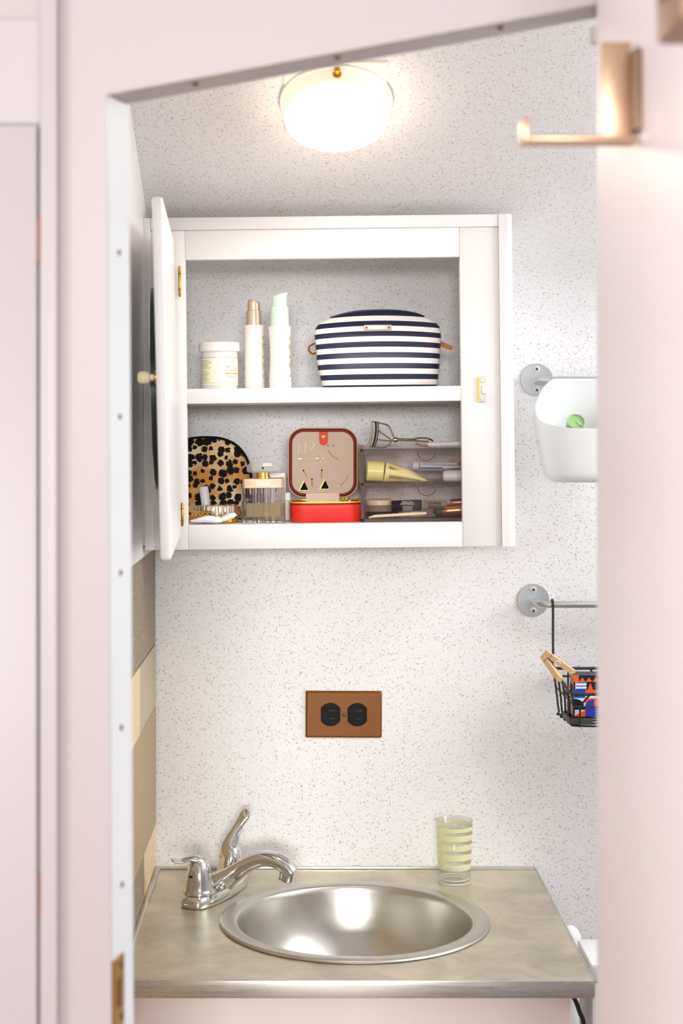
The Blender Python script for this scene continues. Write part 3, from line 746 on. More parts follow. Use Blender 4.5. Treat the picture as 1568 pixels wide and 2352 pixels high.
B().lathe([(.0100, HB+.0135), (.0100, HB+.0160), (.0090, HB+.0165), (.0090, HB+.0195), (.0098, HB+.0200), (.0098, HB+.0215)], 28).done('neck_ring', 'gold', pf)
st = B(); n_ = 10
st.rings([[(r_*math.cos(2*PI*(i+.5)/n_), .62*r_*math.sin(2*PI*(i+.5)/n_), h_) for i in range(n_)] for r_, h_ in ((.0205, HB+.0215), (.0238, HB+.0235), (.0238, HB+.0305), (.0195, HB+.0350))])
st.done('stopper', 'stopper_glass', pf, smooth=False)
B().lathe([(.0014, -.0155), (.0014, -.0120)], 10, (0, 0, HB+.028), 'y').done('atomiser_hole', 'zip_dark', pf)
# white box and white vial behind it
bx_ = item('small_carton', 'small white carton behind the perfume bottle', 'box', 627, 2.345, LOWZ+.0006)
B().box(-.0135, .0165, -.012, .012, 0, .0670).bevel(.0008, 1).done('carton', 'tube_white', bx_)
B().box(-.0130, .0160, -.0123, -.0119, .060, .0605).done('flap_line', 'print_grey', bx_, smooth=False)
vi = item('white_vial', 'tiny white capped vial between perfume and red case', 'bottle', 654, 2.325, LOWZ+.0006)
B().lathe([(.0058, 0), (.0062, .001), (.0062, .026), (.005, .028)], 20).done('body', 'tube_white', vi)
B().lathe([(.0064, .0282), (.0064, .038), (.0055, .039)], 20).done('cap', 'white_plastic', vi)
# white lipstick leaning behind the compact
lpz = item('lipstick_tube', 'slim white lipstick tube leaning on the leopard pouch', 'lipstick', 475, 2.325, LOWZ+.0008)
b = B().lathe([(.0062, 0), (.0066, .001), (.0066, .048), (.0058, .049)], 20).done('barrel', 'tube_white', lpz)
B().lathe([(.00668, .0195), (.00668, .0202)], 20).done('cap_seam', 'print_grey', lpz)
lpz.rotation_euler = (0.02, -.14, 0)
# ribbed metal compact
cp = item('powder_compact', 'round silver compact with ribbed metal sides behind white hair clip', 'compact', 496, 2.290, LOWZ+.0006)
n_ = 120; rs = []
for z, k in ((.0095, .985), (.0105, 1), (.0230, 1), (.0240, .985)):
    rs.append([((.0325 if (i//2) % 2 else .0318)*k*math.cos(2*PI*i/n_), (.0325 if (i//2) % 2 else .0318)*k*math.sin(2*PI*i/n_)*.8, z) for i in range(n_)])
B().rings(rs).done('ribbed_case', 'compact_chrome', cp, sharp=20)
B().lathe([(.028, 0), (.029, .001), (.029, .0096)], 36).done('base', 'brass', cp).scale = (1, .8, 1)
B().lathe([(.031, .0241), (.0305, .0246), (.01, .0249)], 36).done('lid_disc', 'compact_chrome', cp).scale = (1, .8, 1)
# gold lattice clip
gc = item('gold_barrette', 'gold openwork hair clip lying by the compact', 'hair clip', 452, 2.258, LOWZ+.0060)
b = B(); 
b.tube([(-.016, 0, .006), (.016, 0, .004)], .0011, 6).tube([(-.016, 0, .013), (.016, 0, .0095)], .0011, 6)
b.done('bar', 'gold', gc)
for k in range(5):
    x0 = -.015+.006*k
    B().tube([(x0, 0, .006-.0003*k), (x0+.003, 0, .0125-.0006*k), (x0+.006, 0, .006-.0004*k)], .0009, 6).done('lattice', 'gold', gc)
B().box(-.016, .016, -.001, .004, 0, .006).done('spring_plate', 'brass_old', gc, smooth=False)
# white claw clip: two lobes
hc = item('white_hair_clip', 'glossy white curved hair clip at the front of the cabinet floor', 'hair clip', 487, 2.245, LOWZ+.0006); hc.scale = (1, 1, .74)
b = B().tube(smooth_path([(-.032, 0, .0060), (-.020, 0, .0075), (-.008, 0, .0095), (.004, 0, .0075), (.012, -.001, .0055)], 6), lerp_list([.001, .0048, .0072, .0062, .002], 6), 14)
b.done('wing', 'white_plastic', hc)
B().tube(smooth_path([(.004, .001, .0065), (.014, .001, .0095), (.024, .001, .0150), (.0305, .001, .0185)], 6), lerp_list([.0022, .0048, .0056, .0028], 6), 14).done('wing', 'white_plastic', hc)
B().tube([(-.030, -.003, .0075), (-.012, -.004, .0100)], .0014, 8).done('hinge_pin', 'silver', hc)
# red jewellery case
jc = item('jewellery_case', 'open red travel jewellery case with earrings pinned in its lid', 'jewellery case', 744, 2.311, LOWZ+.0006)
jz = .0
def rr2(w_, d_, r): return rrect(w_, d_, r, 8)
b = B(); o = rr2(.0985, .094, .020); i_ = rr2(.0945, .090, .018)
V = b.bm.verts.new; n = len(o)
rsv = [[V((x, y, h)) for x, y in q] for q, h in ((rr2(.0955, .091, .018), 0), (o, .002), (o, .0235), (i_, .0235), (i_, .004))]
for a, c in zip(rsv, rsv[1:]):
    for k in range(n): b.bm.faces.new((a[k], a[(k+1) % n], c[(k+1) % n], c[k]))
b.bm.faces.new(list(reversed(rsv[0]))); b.bm.faces.new(rsv[-1])
base = b.done('base', 'case_red', jc)
b = B(); o = rr2(.0965, .092, .019); i_ = rr2(.0930, .0885, .0175)
def hring(b, o, i_, z0, z1):
    V = b.bm.verts.new; n = len(o)
    q = [[V((x, y, h)) for x, y in pl_] for pl_, h in ((o, z0), (o, z1), (i_, z1), (i_, z0))]
    for a, c in zip(q, q[1:]+q[:1]):
        for k in range(n): b.bm.faces.new((a[k], a[(k+1) % n], c[(k+1) % n], c[k]))
    return b
hring(b, o, i_, .0237, .0262).done('rim', 'case_rim', jc)
hring(B(), rr2(.0990, .0945, .020), rr2(.0940, .0895, .018), .0263, .0282).done('zipper', 'gold_zip', jc)
B().xy(rr2(.0935, .089, .0175), .018, .0250).done('lining', 'hinge_beige', jc)
hring(B(), rr2(.0988, .0943, .0202), rr2(.0982, .0937, .020), .0205, .0210).done('stitching', 'tab_edge', jc)
# lid stands up at the back
LY = .047                                     # lid plane behind the base centre
lz = .030+.0500
lid = bpy.data.objects.new('lid', None); C.objects.link(lid); lid.parent = jc; lid.location = (-.0025, LY, lz); lid.rotation_euler = (-.045, .012, 0)
def lo2(w_, r): return rrect(w_, w_*1.005, r, 10)
B().xz(lo2(.0990, .022), -.006, .012).bevel(.0015, 2, 50).done('shell', 'case_red', lid)
B().ringprism(lo2(.1000, .0225), lo2(.0965, .021), -.0085, -.0055).done('leather_edge', 'tan_edge', lid)
B().ringprism(lo2(.0970, .0212), lo2(.0938, .0199), -.0080, -.0050).done('zip_tape', 'zip_dark', lid)
B().ringprism(lo2(.0938, .0199), lo2(.0895, .0180), -.0092, -.0050).done('rim', 'case_rim', lid)
B().ringprism(lo2(.0895, .0180), lo2(.0880, .0172), -.0080, -.0050).done('zip_tape', 'zip_dark', lid)
B().xz(lo2(.0882, .0172), -.0076, -.005).done('pad', 'suede', lid)
B().box(-.024, .0235, -.0095, -.0055, -.0560, -.0440).done('hinge_strip', 'hinge_beige', lid, smooth=False)
tp = [(-.0062, .0440), (-.0062, .0310)]+[(-.0062*math.cos(PI*i/10), .0310-.0062*math.sin(PI*i/10)) for i in range(1, 10)]+[(.0062, .0310), (.0062, .0440)]
B().xz([(x+.001, z) for x, z in tp], -.0092, -.0074).done('snap_tab', 'case_red', lid)
B().lathe([(.0034, -.0092), (.0032, -.0104), (.001, -.0112)], 18, (.001, 0, .0375), 'y').done('snap_button', 'gold', lid)
bpy.context.view_layer.update()
LM = lid.matrix_world.copy()
lab_ = {}
def ear(name, label, bfun, m, x, z, group=None, rot=0.):
    b = B(); bfun(b); o = b.done(name, m)
    o.matrix_world = LM @ Matrix.Translation((x, -.0080, z)) @ Matrix.Rotation(rot, 4, 'Y')
    tag(o, label, 'earring', group); return o
def zp_(px, py):                               # from the enlarged view of the lid to lid coordinates
    X = 630+px*240/1568; Y = 960+py*270/1764
    q = P(X, Y, 2.348); v = LM.inverted() @ q; return v.x, v.z
def bar(l, r=.0007): return lambda b: b.tube([(0, -.0004, -l/2), (0, -.0004, l/2)], r, 8)
def cres(r, a0=-.9, a1=1.9, t=.0009):
    return lambda b: b.tube([(r*math.sin(a0+(a1-a0)*i/14), -.0006, r*math.cos(a0+(a1-a0)*i/14)) for i in range(15)], [t*(.45+.55*math.sin(PI*i/14)) for i in range(15)], 8)
g_ = 'earrings pinned in the red case'
for (px, py), rot, lb in (((363, 450), .12, 'leaning silver bar earring at upper left of the case lid'), ((463, 446), 0, 'upright silver bar earring left of the larger crescent')):
    x, z = zp_(px, py); ear('bar_earring', lb, bar(.0145), 'silver', x, z, g_, rot)
x, z = zp_(530, 408); ear('crescent_earring', 'larger silver crescent earring beside the red snap tab', cres(.0062, .0, 3.3, .0011), 'silver', x, z, g_)
x, z = zp_(530, 715); ear('crescent_earring', 'smaller crescent earring in the middle of the case lid', cres(.0060, .6, 3.3, .0006), 'silver', x, z, g_)
for (px, py), lb in (((805, 418), 'tiny clear stud just right of the red snap tab'), ((882, 415), 'tiny clear stud furthest right beside the snap tab')):
    x, z = zp_(px, py); ear('stud_earring', lb, lambda b: b.lathe([(.0014, 0), (.0016, -.0008), (.0006, -.0014)], 8, axis='y'), 'perfume_plate', x, z, g_)
for (px, py), lb in (((435, 610), 'pale dandelion-like round stud on the left of the case lid'), ((690, 605), 'pale dandelion-like round stud below the snap tab')):
    x, z = zp_(px, py)
    def burst(b):
        b.lathe([(.0016, 0), (.0018, -.0012), (.0006, -.0020)], 8, axis='y')
        for k in range(14):
            a = 2*PI*k/14; r_ = .0072 if k % 2 else .0058
            b.tube([(0, -.0006, 0), (r_*math.cos(a), -.0010, r_*math.sin(a))], .00022, 4)
    ear('burst_stud', lb, burst, 'glass_bead', x, z, g_)
for pts, lb in ((((805, 480), (845, 545), (890, 590), (975, 620)), 'thin curved gold ear climber at upper right of the case lid'), (((1095, 860), (1080, 915), (1045, 960), (960, 1020)), 'thin curved gold ear climber at lower right of the case lid')):
    q = [zp_(*p) for p in pts]; x0, z0 = q[1]
    ear('ear_climber', lb, lambda b: (b.tube(smooth_path([(x-x0, -.0006, z-z0) for x, z in q], 5), .00045, 6), b.lathe([(.0008, 0), (.0008, -.0015)], 8, (q[3][0]-x0, 0, q[3][1]-z0), 'y')), 'perfume_plate', x0, z0, g_)
for (px, py), rot, lb in (((470, 838), -.60, 'gold matchstick earring tilted above the left black triangle'), ((706, 842), .08, 'upright gold matchstick earring above the right black triangle'), ((566, 975), -.05, 'gold matchstick earring standing between the two black triangles')):
    x, z = zp_(px, py); o = ear('matchstick_earring', lb, bar(.0108, .0008), 'gold', x, z, g_, rot)
    hd_ = B().lathe([(.0008, -.0011), (.0011, 0), (.0008, .0012)], 8, (0, -.0005, .0056)).done('match_head', 'black', o)
for (px, py), lb in (((440, 1020), 'left black triangle earring with gold edge in the case lid'), ((752, 1000), 'right black triangle earring with gold edge in the case lid')):
    x, z = zp_(px, py); t_ = [(-.0062, -.0058), (.0062, -.0058), (0, .0062)]
    o = ear('triangle_earring', lb, lambda b: b.xz([(-.0070, -.0064), (.0070, -.0064), (0, .0074)], -.0008, .0004), 'brass', x, z, g_)
    B().xz([(-.0058, -.0062), (.0068, -.0062), (.0005, .0066)], -.0016, -.0007).done('stone', 'jet', o, smooth=False)
ch = item('gold_chain', 'small heap of gold chain in the red jewellery case', 'necklace', 790, 2.335, LOWZ+.0275)
for k in range(14):
    a = k*1.3; c = Vector((-.007+.001*k, .003*math.sin(a), .0012*(1+math.cos(a*1.7))))
    B().tube([c+Vector((.0013*math.cos(q), .0006*math.sin(q)*math.cos(a), .0013*math.sin(q)*math.sin(a)+.0005*math.cos(q))) for q in [2*PI*i/8 for i in range(8)]], .00055, 5, closed=True).done('chain_link', 'gold', ch)
# acrylic drawer organiser
og = item('acrylic_organiser', 'two-drawer clear smoky acrylic organiser in the right of the cabinet', 'organiser', 942, 2.334, LOWZ+.0006)
OD = -.072; OB = .072; X0, X1 = -.0745, .1020; H = .1035
ft = .0026
B().box(X0, X1, OD, OB, 0, ft).done('floor_panel', 'acrylic_edge', og, smooth=False)
B().box(X0, X1, OD, OB, .0505, .0525).done('middle_panel', 'acrylic', og, smooth=False)
B().box(X0, X1, OD, OB, .0975, .0997).done('top_panel', 'acrylic', og, smooth=False)
B().box(X0, X0+ft, OD, OB, ft, .0975).done('side_panel', 'acrylic', og, smooth=False)
B().box(X1-ft, X1, OD, OB, ft, .0975).done('side_panel', 'acrylic', og, smooth=False)
B().box(X0+ft, X1-ft, OB-ft, OB, ft, .0975).done('back_panel', 'acrylic', og, smooth=False)
for z in (.0497, .0968): B().box(X0, X1, OD-.0012, OD+.0006, z, z+.0036).done('front_edge', 'acrylic_edge', og, smooth=False)
B().box(X0, X0+.0045, OD-.0012, OD+.001, 0, .1000).done('front_edge', 'acrylic_edge', og, smooth=False)
B().box(X0, X1, OD-.0012, OD+.001, 0, .0042).done('front_edge', 'acrylic_edge', og, smooth=False)
for a in ((X0, X1, OD, OD+.002), (X0, X1, OB-.002, OB), (X0, X0+.004, OD, OB), (X1-.004, X1, OD, OB)):
    B().box(*a, .0998, .1060).done('top_lip', 'acrylic', og, smooth=False)
for zb in (.0050, .0535):
    dw = bpy.data.objects.new('drawer', None); C.objects.link(dw); dw.parent = og
    zh = zb+.0425
    B().box(X0+.006, X1-.006, OD-.0015, OD+.0008, zb, zh).bevel(.0006, 1).done('drawer_front', 'acrylic', dw, smooth=False)
    B().box(X0+.006, X1-.006, OD+.0009, OB-.006, zb, zb+.0015).done('drawer_floor', 'acrylic', dw, smooth=False)
    for sx_ in (X0+.006, X1-.0075): B().box(sx_, sx_+.0015, OD+.0009, OB-.006, zb+.0015, zh-.004).done('drawer_side', 'acrylic', dw, smooth=False)
    B().tube([(.0165+.0125*math.cos(PI+PI*i/16), OD-.0016, zh-.0125*math.sin(PI*i/16)) for i in range(17)], .0006, 6).done('thumb_notch', 'acrylic_edge', dw)
    B().tube([(X0+.007, OD-.0016, zb+.002), (X0+.007, OD-.0016, zh-.002), (X0+.012, OD-.0016, zh-.001), (X1-.008, OD-.0016, zh-.0005)], .0005, 6).done('front_highlight_edge', 'acrylic', dw)
ogx = og.location.x
def inorg(px, py, d):
    return P(px, py, d)
# contents, upper drawer
def loft_tube(name, label, cat, axis_pts, secs, m, n=24, group=None, upv=(0,1,0)):
    pts = [Vector(p) for p in axis_pts]; base = pts[0].copy()
    t = thing(name, label, cat, base, group=group)
    return t, [p-base for p in pts]
d = 2.292
t, a = loft_tube('yellow_cream_tube', 'pale yellow squeeze tube in the upper acrylic drawer', 'tube', [P(842, 1081, d), P(880, 1083, d), P(883, 1083.2, d), P(930, 1091, d), P(960, 1099, d), P(982, 1104.5, d)], None, None)
B().tube([a[0], a[0].lerp(a[1], .05), a[1]], [.0128, .0140, .0138], 28).done('cap', 'cap_yellow', t)
B().tube(smooth_path([a[2], a[3], a[4], a[5]], 5), lerp_list([(.0148, .0140), (.0098, .0130), (.0052, .0125), (.0008, .0120)], 5), 28, flat=(0,0,1)).done('body', 'tube_yellow', t)
for k in range(22):
    q = a[2].lerp(a[5], .10+.033*k)
    rz = .0146-(.0136)*(.10+.033*k)
    if k < 22: B().box(q.x, q.x+.0012, -.0138, -.0126, q.z-rz*.62, q.z-rz*.25).done('printed_line', 'print_olive', t, smooth=False)
    if k < 13: B().box(q.x, q.x+.0011, -.0135+.0003*k, -.0114+.0003*k, q.z+rz*.42, q.z+rz*.70).done('printed_line', 'print_olive', t, smooth=False)
d = 2.330
t, a = loft_tube('toothpaste_tube', 'white tube with blue band at the back of the upper drawer', 'tube', [P(947, 1069, d), P(961, 1070, d), P(963, 1070.5, d), P(1010, 1073, d), P(1060, 1072, d)], None, None)
B().tube([a[0], a[1]], [.0062, .0062], 20).done('cap', 'tube_white', t)
B().tube(smooth_path([a[2], a[3], a[4]], 5), lerp_list([(.0075, .010), (.0055, .013), (.0015, .014)], 5), 24, flat=(0,0,1)).done('body', 'tube_white', t)
B().box(.0095, .042, -.0138, -.0120, -.0046, -.0022).done('band', 'band_blue', t, smooth=False)
B().box(.0095, .060, -.0128, -.0112, .0012, .0038).done('band', 'band_lilac', t, smooth=False)
t, a = loft_tube('white_capsule', 'plain white rounded container in front of the upper drawer', 'container', [P(1016, 1093, 2.30), P(1019, 1093, 2.30), P(1075, 1093, 2.30)], None, None)
B().tube([a[0]+Vector((x, 0, 0)) for x in (0, .0012, .0035, .007, .038, .040)], [.003, .006, .0078, .0082, .0082, .006], 24).done('body', 'white_plastic', t)
B().tube([a[0]+Vector((x, 0, 0)) for x in (.0205, .0212)], [.00828, .00828], 24).done('cap_seam', 'print_grey', t)
t, a = loft_tube('tissue_packet', 'crumpled pale packet with a red mark at the right of upper drawer', 'packet', [P(1056, 1075, 2.355)], None, None)
b = B(); b.tube(smooth_path([(-.014, 0, -.004), (-.006, .002, .005), (.004, 0, .010), (.016, .001, .007)], 5), lerp_list([(.001, .012), (.006, .014), (.008, .015), (.003, .014)], 5), 12, flat=(0,0,1)); b.done('wrapper', 'jar_tan', t)
B().obox(Vector((.0, -.0165, .0085)), Vector((.8, 0, .6)), Vector((0,1,0)), Vector((-.6, 0, .8)), .005, .001, .0016).done('red_mark', 'red_tip', t, smooth=False)
# contents, lower drawer
zf = LOWZ+.0071
t = item('clear_pot', 'small clear cosmetic pot at the left of the lower drawer', 'jar', 868, 2.300, zf+.0055)
B().lathe([(.0165, 0), (.0180, .0015), (.0180, .0095)], 36).done('base', 'clear_plastic', t)
B().lathe([(.0188, .0096), (.0188, .0160), (.0170, .0170)], 36).done('lid', 'jar_tan', t)
t = item('black_pouch', 'flat black case under the clear pot in the lower drawer', 'case', 872, 2.298, zf)
B().box(-.0225, .0240, -.018, .018, 0, .0052).bevel(.001, 2).done('case', 'black', t)
t, a = loft_tube('concealer_tube', 'black concealer cylinder with clear wand end and white lettering', 'concealer', [P(899, 1163, 2.288), P(968, 1160, 2.288), P(970, 1160, 2.288), P(1026, 1159, 2.288)], None, None)
B().tube([a[0], a[0]+Vector((.0008, 0, 0)), a[1]-Vector((.0008, 0, 0)), a[1]], [.0072, .0078, .0078, .0072], 28).done('cap', 'black', t)
B().tube([a[2], a[2]+Vector((.006, 0, 0)), a[2]+Vector((.0065, 0, 0)), a[3]], [.0070, .0070, .0066, .0066], 24).done('barrel', 'clear_plastic', t)
B().tube([a[2]+Vector((.008, 0, 0)), a[2]+Vector((.026, 0, 0))], .0042, 16).done('wand', 'tray_dark', t)
for k, (tx, s_, zz) in enumerate((('REVLON', .0042, .0040), ('PHOTOREADY', .0030, .0018), ('CONCEALER', .0026, -.0018), ('ANTICERNES', .0022, -.0040), ('CORRECTEUR', .0022, -.0062))):
    lettering(tx, s_, 'text_white', t, (.0215, -.0083, zz+.0006))
t, a = loft_tube('brush_handle', 'thick copper brush handle at the right of the lower drawer', 'brush', [P(1014, 1174, 2.300), P(1030, 1173, 2.300), P(1080, 1170, 2.300)], None, None)
B().tube([a[0], a[0]+Vector((.002, 0, 0)), a[1], a[2]], [.0070, .0085, .0090, .0092], 24).done('ferrule', 'brush_gold', t)
B().tube([a[0]-Vector((.012, 0, 0)), a[0]-Vector((.006, 0, 0)), a[0]], [.003, .0068, .0068], 20).done('bristles', 'tray_dark', t)
t, a = loft_tube('brush_handle', 'thinner copper brush handle lying above the thick one', 'brush', [P(1034, 1155, 2.325), P(1080, 1153, 2.325)], None, None)
B().tube([a[0], a[0]+Vector((.002, 0, 0)), a[1]], [.0048, .0056, .0060], 20).done('ferrule', 'brush_gold', t)
t, a = loft_tube('eyebrow_comb', 'slim white comb with dark teeth along the front of lower drawer', 'comb', [P(847, 1189, 2.2665), P(860, 1186, 2.2665), P(950, 1180.5, 2.2665), P(979, 1179, 2.2665)], None, None)
B().tube(a, [(.0012, .0015), (.0022, .0018), (.0023, .0018), (.0019, .0018)], 10, flat=(0,0,1)).done('spine', 'ivory', t)
for k in range(14):
    q = a[1].lerp(a[2], .15+.058*k); B().box(q.x, q.x+.0010, -.0010, .0006, q.z-.0042, q.z-.0018).done('tooth', 'tray_dark', t, smooth=False)
# on top: eyelash curler and a white pencil
d = 2.312; topz = og.location.z+.0998
lc = thing('eyelash_curler', 'steel eyelash curler with black pad lying on the acrylic organiser', 'eyelash curler', P(858, 1028, d))
lb0 = P(858, 1028, d)
def lq(px, py, dy=0): 
    q = P(px, py, d)-lb0; return Vector((q.x, dy, q.z))
def head(px0, px1, bow, wd, m, nm):
    pts = []
    for i in range(11):
        u = i/10; q = lq(px0+(px1-px0)*u+bow*4*u*(1-u), 968+58*u, .0); pts.append(q)
    B().tube(pts, [(wd, .0022)]*11, 8, flat=(1,0,0)).done(nm, m, lc)
head(853, 846, 4, .0019, 'lash_steel', 'upper_bar'); head(862, 855, 4, .0012, 'black', 'pad'); head(867, 860, 4, .0008, 'lash_steel', 'lower_bar')
for pts, r_ in ((((853, 968), (868, 971), (890, 977), (898, 990), (907, 1010)), .0011), (((846, 1026), (884, 1027), (900, 1012), (907, 1009)), .0011),
               (((869, 990), (884, 1000), (899, 1011)), .0010), (((865, 1010), (882, 1012), (899, 1013)), .0010)):
    B().tube(smooth_path([lq(*p) for p in pts], 4), r_, 8).done('frame_wire', 'lash_steel', lc)
B().lathe([(.0030, -.003), (.0034, 0), (.0030, .003)], 12, lq(908, 1010), 'x').done('pivot', 'lash_steel', lc)
for pts in (((910, 1008), (945, 1009), (965, 1006), (985, 1008), (994, 1013)), ((910, 1011), (940, 1012), (975, 1014), (985, 1014)), ((955, 1018), (968, 1023), (990, 1026))):
    B().tube(smooth_path([lq(*p) for p in pts], 4), .0013, 8).done('handle', 'lash_steel', lc)
t, a = loft_tube('white_pencil', 'white plastic stick resting on top of the acrylic organiser', 'pencil', [P(982, 1021, 2.30), P(1000, 1021, 2.30), P(1080, 1018.5, 2.30)], None, None)
B().tube(a, [.0034, .0040, .0042], 14).done('barrel', 'tube_white', t)

# ------------------------------------------------------------------ outlet
oc = P(789, 1640, CAM_D)
ol = thing('wall_outlet', 'copper-brown plate with two black sockets on speckled wall', 'outlet', oc, (0, .004, 0))
b = B(); b.rings([[(x, y, z) for x, z in rrect(w_, h_, .002, 3)] for y, w_, h_ in ((0, .1145, .0700), (-.0022, .1145, .0700), (-.0045, .1085, .0640))])
b.done('cover_plate', 'copper_plate', ol, sharp=20)
for x in (-.0197, .0203):
    pts = []
    r_ = .0173; hw = .0145; a0 = math.acos(hw/r_)
    for i in range(17): a = a0+(PI-2*a0)*i/16; pts.append((x+r_*math.cos(a), r_*math.sin(a)))
    for i in range(17): a = PI+a0+(PI-2*a0)*i/16; pts.append((x+r_*math.cos(a), r_*math.sin(a)))
    rc_ = B().xz(pts, -.0058, -.003).bevel(.0006, 1, 50).done('receptacle', 'black', ol)
    B().box(x-.0015, x+.0065, -.0060, -.0056, .0040, .0056).done('slot', 'slot_black', rc_, smooth=False)
    B().box(x-.0015, x+.0055, -.0060, -.0056, -.0078, -.0062).done('slot', 'slot_black', rc_, smooth=False)
    B().lathe([(.0026, -.0060), (.0026, -.0056)], 12, (x-.0085, 0, -.0012), 'y').done('ground_hole', 'slot_black', rc_)
    B().box(x-.0030, x+.0075, -.0064, -.0057, .0058, .0063).done('slot_ridge', 'tray_dark', rc_, smooth=False)
    B().box(x-.0030, x+.0065, -.0064, -.0057, -.0060, -.0055).done('slot_ridge', 'tray_dark', rc_, smooth=False)
sw = B().lathe([(.0034, -.0045), (.0030, -.0058), (.001, -.0062)], 14, (.0004, 0, 0), 'y').done('screw', 'screw_dark', ol)

# ------------------------------------------------------------------ towel bars on the right
def towel_bar(label, px, py):
    c = P(px, py, CAM_D); t = thing('towel_bar', label, 'towel bar', c, group='steel towel bars on the speckled wall')
    for xo in (0, .375):
        ds = B().lathe([(.0241, -.0003), (.0243, -.0015), (.0238, -.0028), (.010, -.0030)], 48, (xo, 0, 0), 'y').done('rose', 'zinc_disc', t)
        for dz in (.0158, -.0158):
            s_ = B().lathe([(.0050, -.0028), (.0048, -.0040), (.0030, -.0046)], 18, (xo, 0, dz), 'y').done('screw', 'steel_screw', ds)
            s_.name = 'screw'
            for an in (.6, .6+PI/2):
                u_ = Vector((math.cos(an), 0, math.sin(an)))
                B().obox(Vector((xo, -.0047, dz)), u_, Vector((0,1,0)), u_.cross(Vector((0,1,0))), .0027, .0006, .0007).done('cross_slot', 'screw_dark', ds, smooth=False)
    pth = smooth_path([(0, -.0025, -.002), (0, -.020, -.002), (.002, -.034, -.002), (.012, -.044, -.002), (.030, -.046, -.002), (.1, -.046, -.002), (.2, -.046, -.002), (.345, -.046, -.002), (.363, -.044, -.002), (.373, -.034, -.002), (.375, -.020, -.002), (.375, -.0025, -.002)], 5)
    B().tube(pth, .0052, 16).done('bar', 'bar_steel', t)
    return t
towel_bar('upper steel towel bar that carries the white plastic cup', 1231.5, 872)
tb2 = towel_bar('lower steel towel bar that carries the black wire basket', 1224, 1378)
# white cup on the upper bar
cup = thing('hanging_cup', 'white plastic scoop-shaped cup hanging on the upper towel bar', 'cup', (.4010, 2.352-CAM_D, CAM_Z-.0765))
def interp(x, tab):
    for (a0, v0), (a1, v1) in zip(tab, tab[1:]):
        if x <= a1: 
            t_ = (x-a0)/(a1-a0); t_ = max(0, t_); return v0+(v1-v0)*t_
    return tab[-1][1]
RIM = [(-1, .0765), (-.92, .0780), (-.75, .0815), (-.45, .0880), (-.1, .0975), (.25, .1080), (.5, .1170), (.9, .1490), (1.01, .1495)]
def cup_ring(tt, off):
    out = []
    for i in range(96):
        a = 2*PI*i/96; s_ = math.sin(a); c_ = math.cos(a)
        e = .78
        sy = math.copysign(abs(s_)**e, s_); sx_ = math.copysign(abs(c_)**e, c_)
        z_ = interp(sy, RIM)*tt
        k = .74+.26*min(1, (z_/.085))**.6
        out.append(((.0735*k-off)*sx_, (.0480*k-off)*sy, z_))
    return out
outer = [[(x*.90, y*.88, z) for x, y, z in cup_ring(0, 0)]]
r0 = cup_ring(.0, 0); outer += [[(x*.97, y*.96, z+.003) for x, y, z in r0]]
outer += [cup_ring(t_, 0) for t_ in (.08, .18, .3, .42, .55, .68, .8, .9, 1.0)]
inner = [cup_ring(t_, .0022) for t_ in (1.0, .9, .8, .68, .55, .42, .3, .18, .08)]
inner += [[(x*.95, y*.94, .004) for x, y, z in cup_ring(0, .0022)]]
B().rings(outer+inner).done('shell', 'white_plastic', cup, sharp=60)
b = B(); b.tube(smooth_path([(0, .049, .140), (0, .052, .1515), (0, .0575, .1570), (0, .0640, .1530), (0, .0655, .142)], 5), [(.0012, .020)]*21, 10, flat=(0, 0, 1)) 
B().box(-.030, .030, .0482, .0510, .125, .1490).bevel(.001, 1).done('hook_lip', 'white_plastic', cup)
# green tube in the cup
gt_ = thing('green_tube', 'translucent green tube cap poking out of the white cup', 'tube', P(1322, 967, 2.345)+Vector((0, .0365, -.0262)), (.95, 0, 0))
B().lathe([(.0105, 0), (.0118, .002), (.0128, .042), (.0131, .0435), (.0124, .0450), (.0116, .0437), (.0110, .0420), (.0002, .0412)], 36, cap1=False).done('cap', 'green_plastic', gt_)
B().tube([(.002, .001, .0418), (.006, -.004, .0426), (.0085, -.0065, .0440)], [.0008, .0014, .0006], 8).done('drawn_glint', 'white_plastic', gt_)  # white sliver modelled as a highlight on the cap
# wire basket on the lower bar
bk = thing('wire_basket', 'black wire basket hanging from the lower towel bar', 'basket', (.3626, 2.44-CAM_D, CAM_Z-.4254))
bo = bk.location.copy()
def bl(px, py, d_): return P(px, py, d_)-bo
WB = .255                                      # basket width
zt0, zt1 = bl(1262, 1535, 2.44).z, bl(1318, 1595, 2.322).z
yb, yf = 0.0, 2.322-2.44
xb0, xf0 = .002, .0142; xb1, xf1 = WB-.002, WB-.0142
rim = smooth_path([(xb0, yb, zt0), (xb0+.005, yf*.5, (zt0+zt1)/2), (xf0-.004, yf*.92, zt1+.002), (xf0+.004, yf, zt1), (xf0+.02, yf, zt1), (WB/2, yf, zt1), (xf1-.02, yf, zt1), (xf1-.004, yf, zt1), (xf1+.004, yf*.92, zt1+.002), (xb1-.005, yf*.5, (zt0+zt1)/2), (xb1, yb, zt0)], 5)
B().tube(rim, .0022, 8).done('rim', 'wire_dark', bk)
B().tube([(xb0, yb, zt0), (xb1, yb, zt0)], .0022, 8).done('rim', 'wire_dark', bk)
B().tube([(xb0+.001, yb, zt0-.0118), (xb1-.001, yb, zt0-.0118)], .0016, 8).done('wire', 'wire_dark', bk)
zm = bl(1318, 1624, 2.326).z
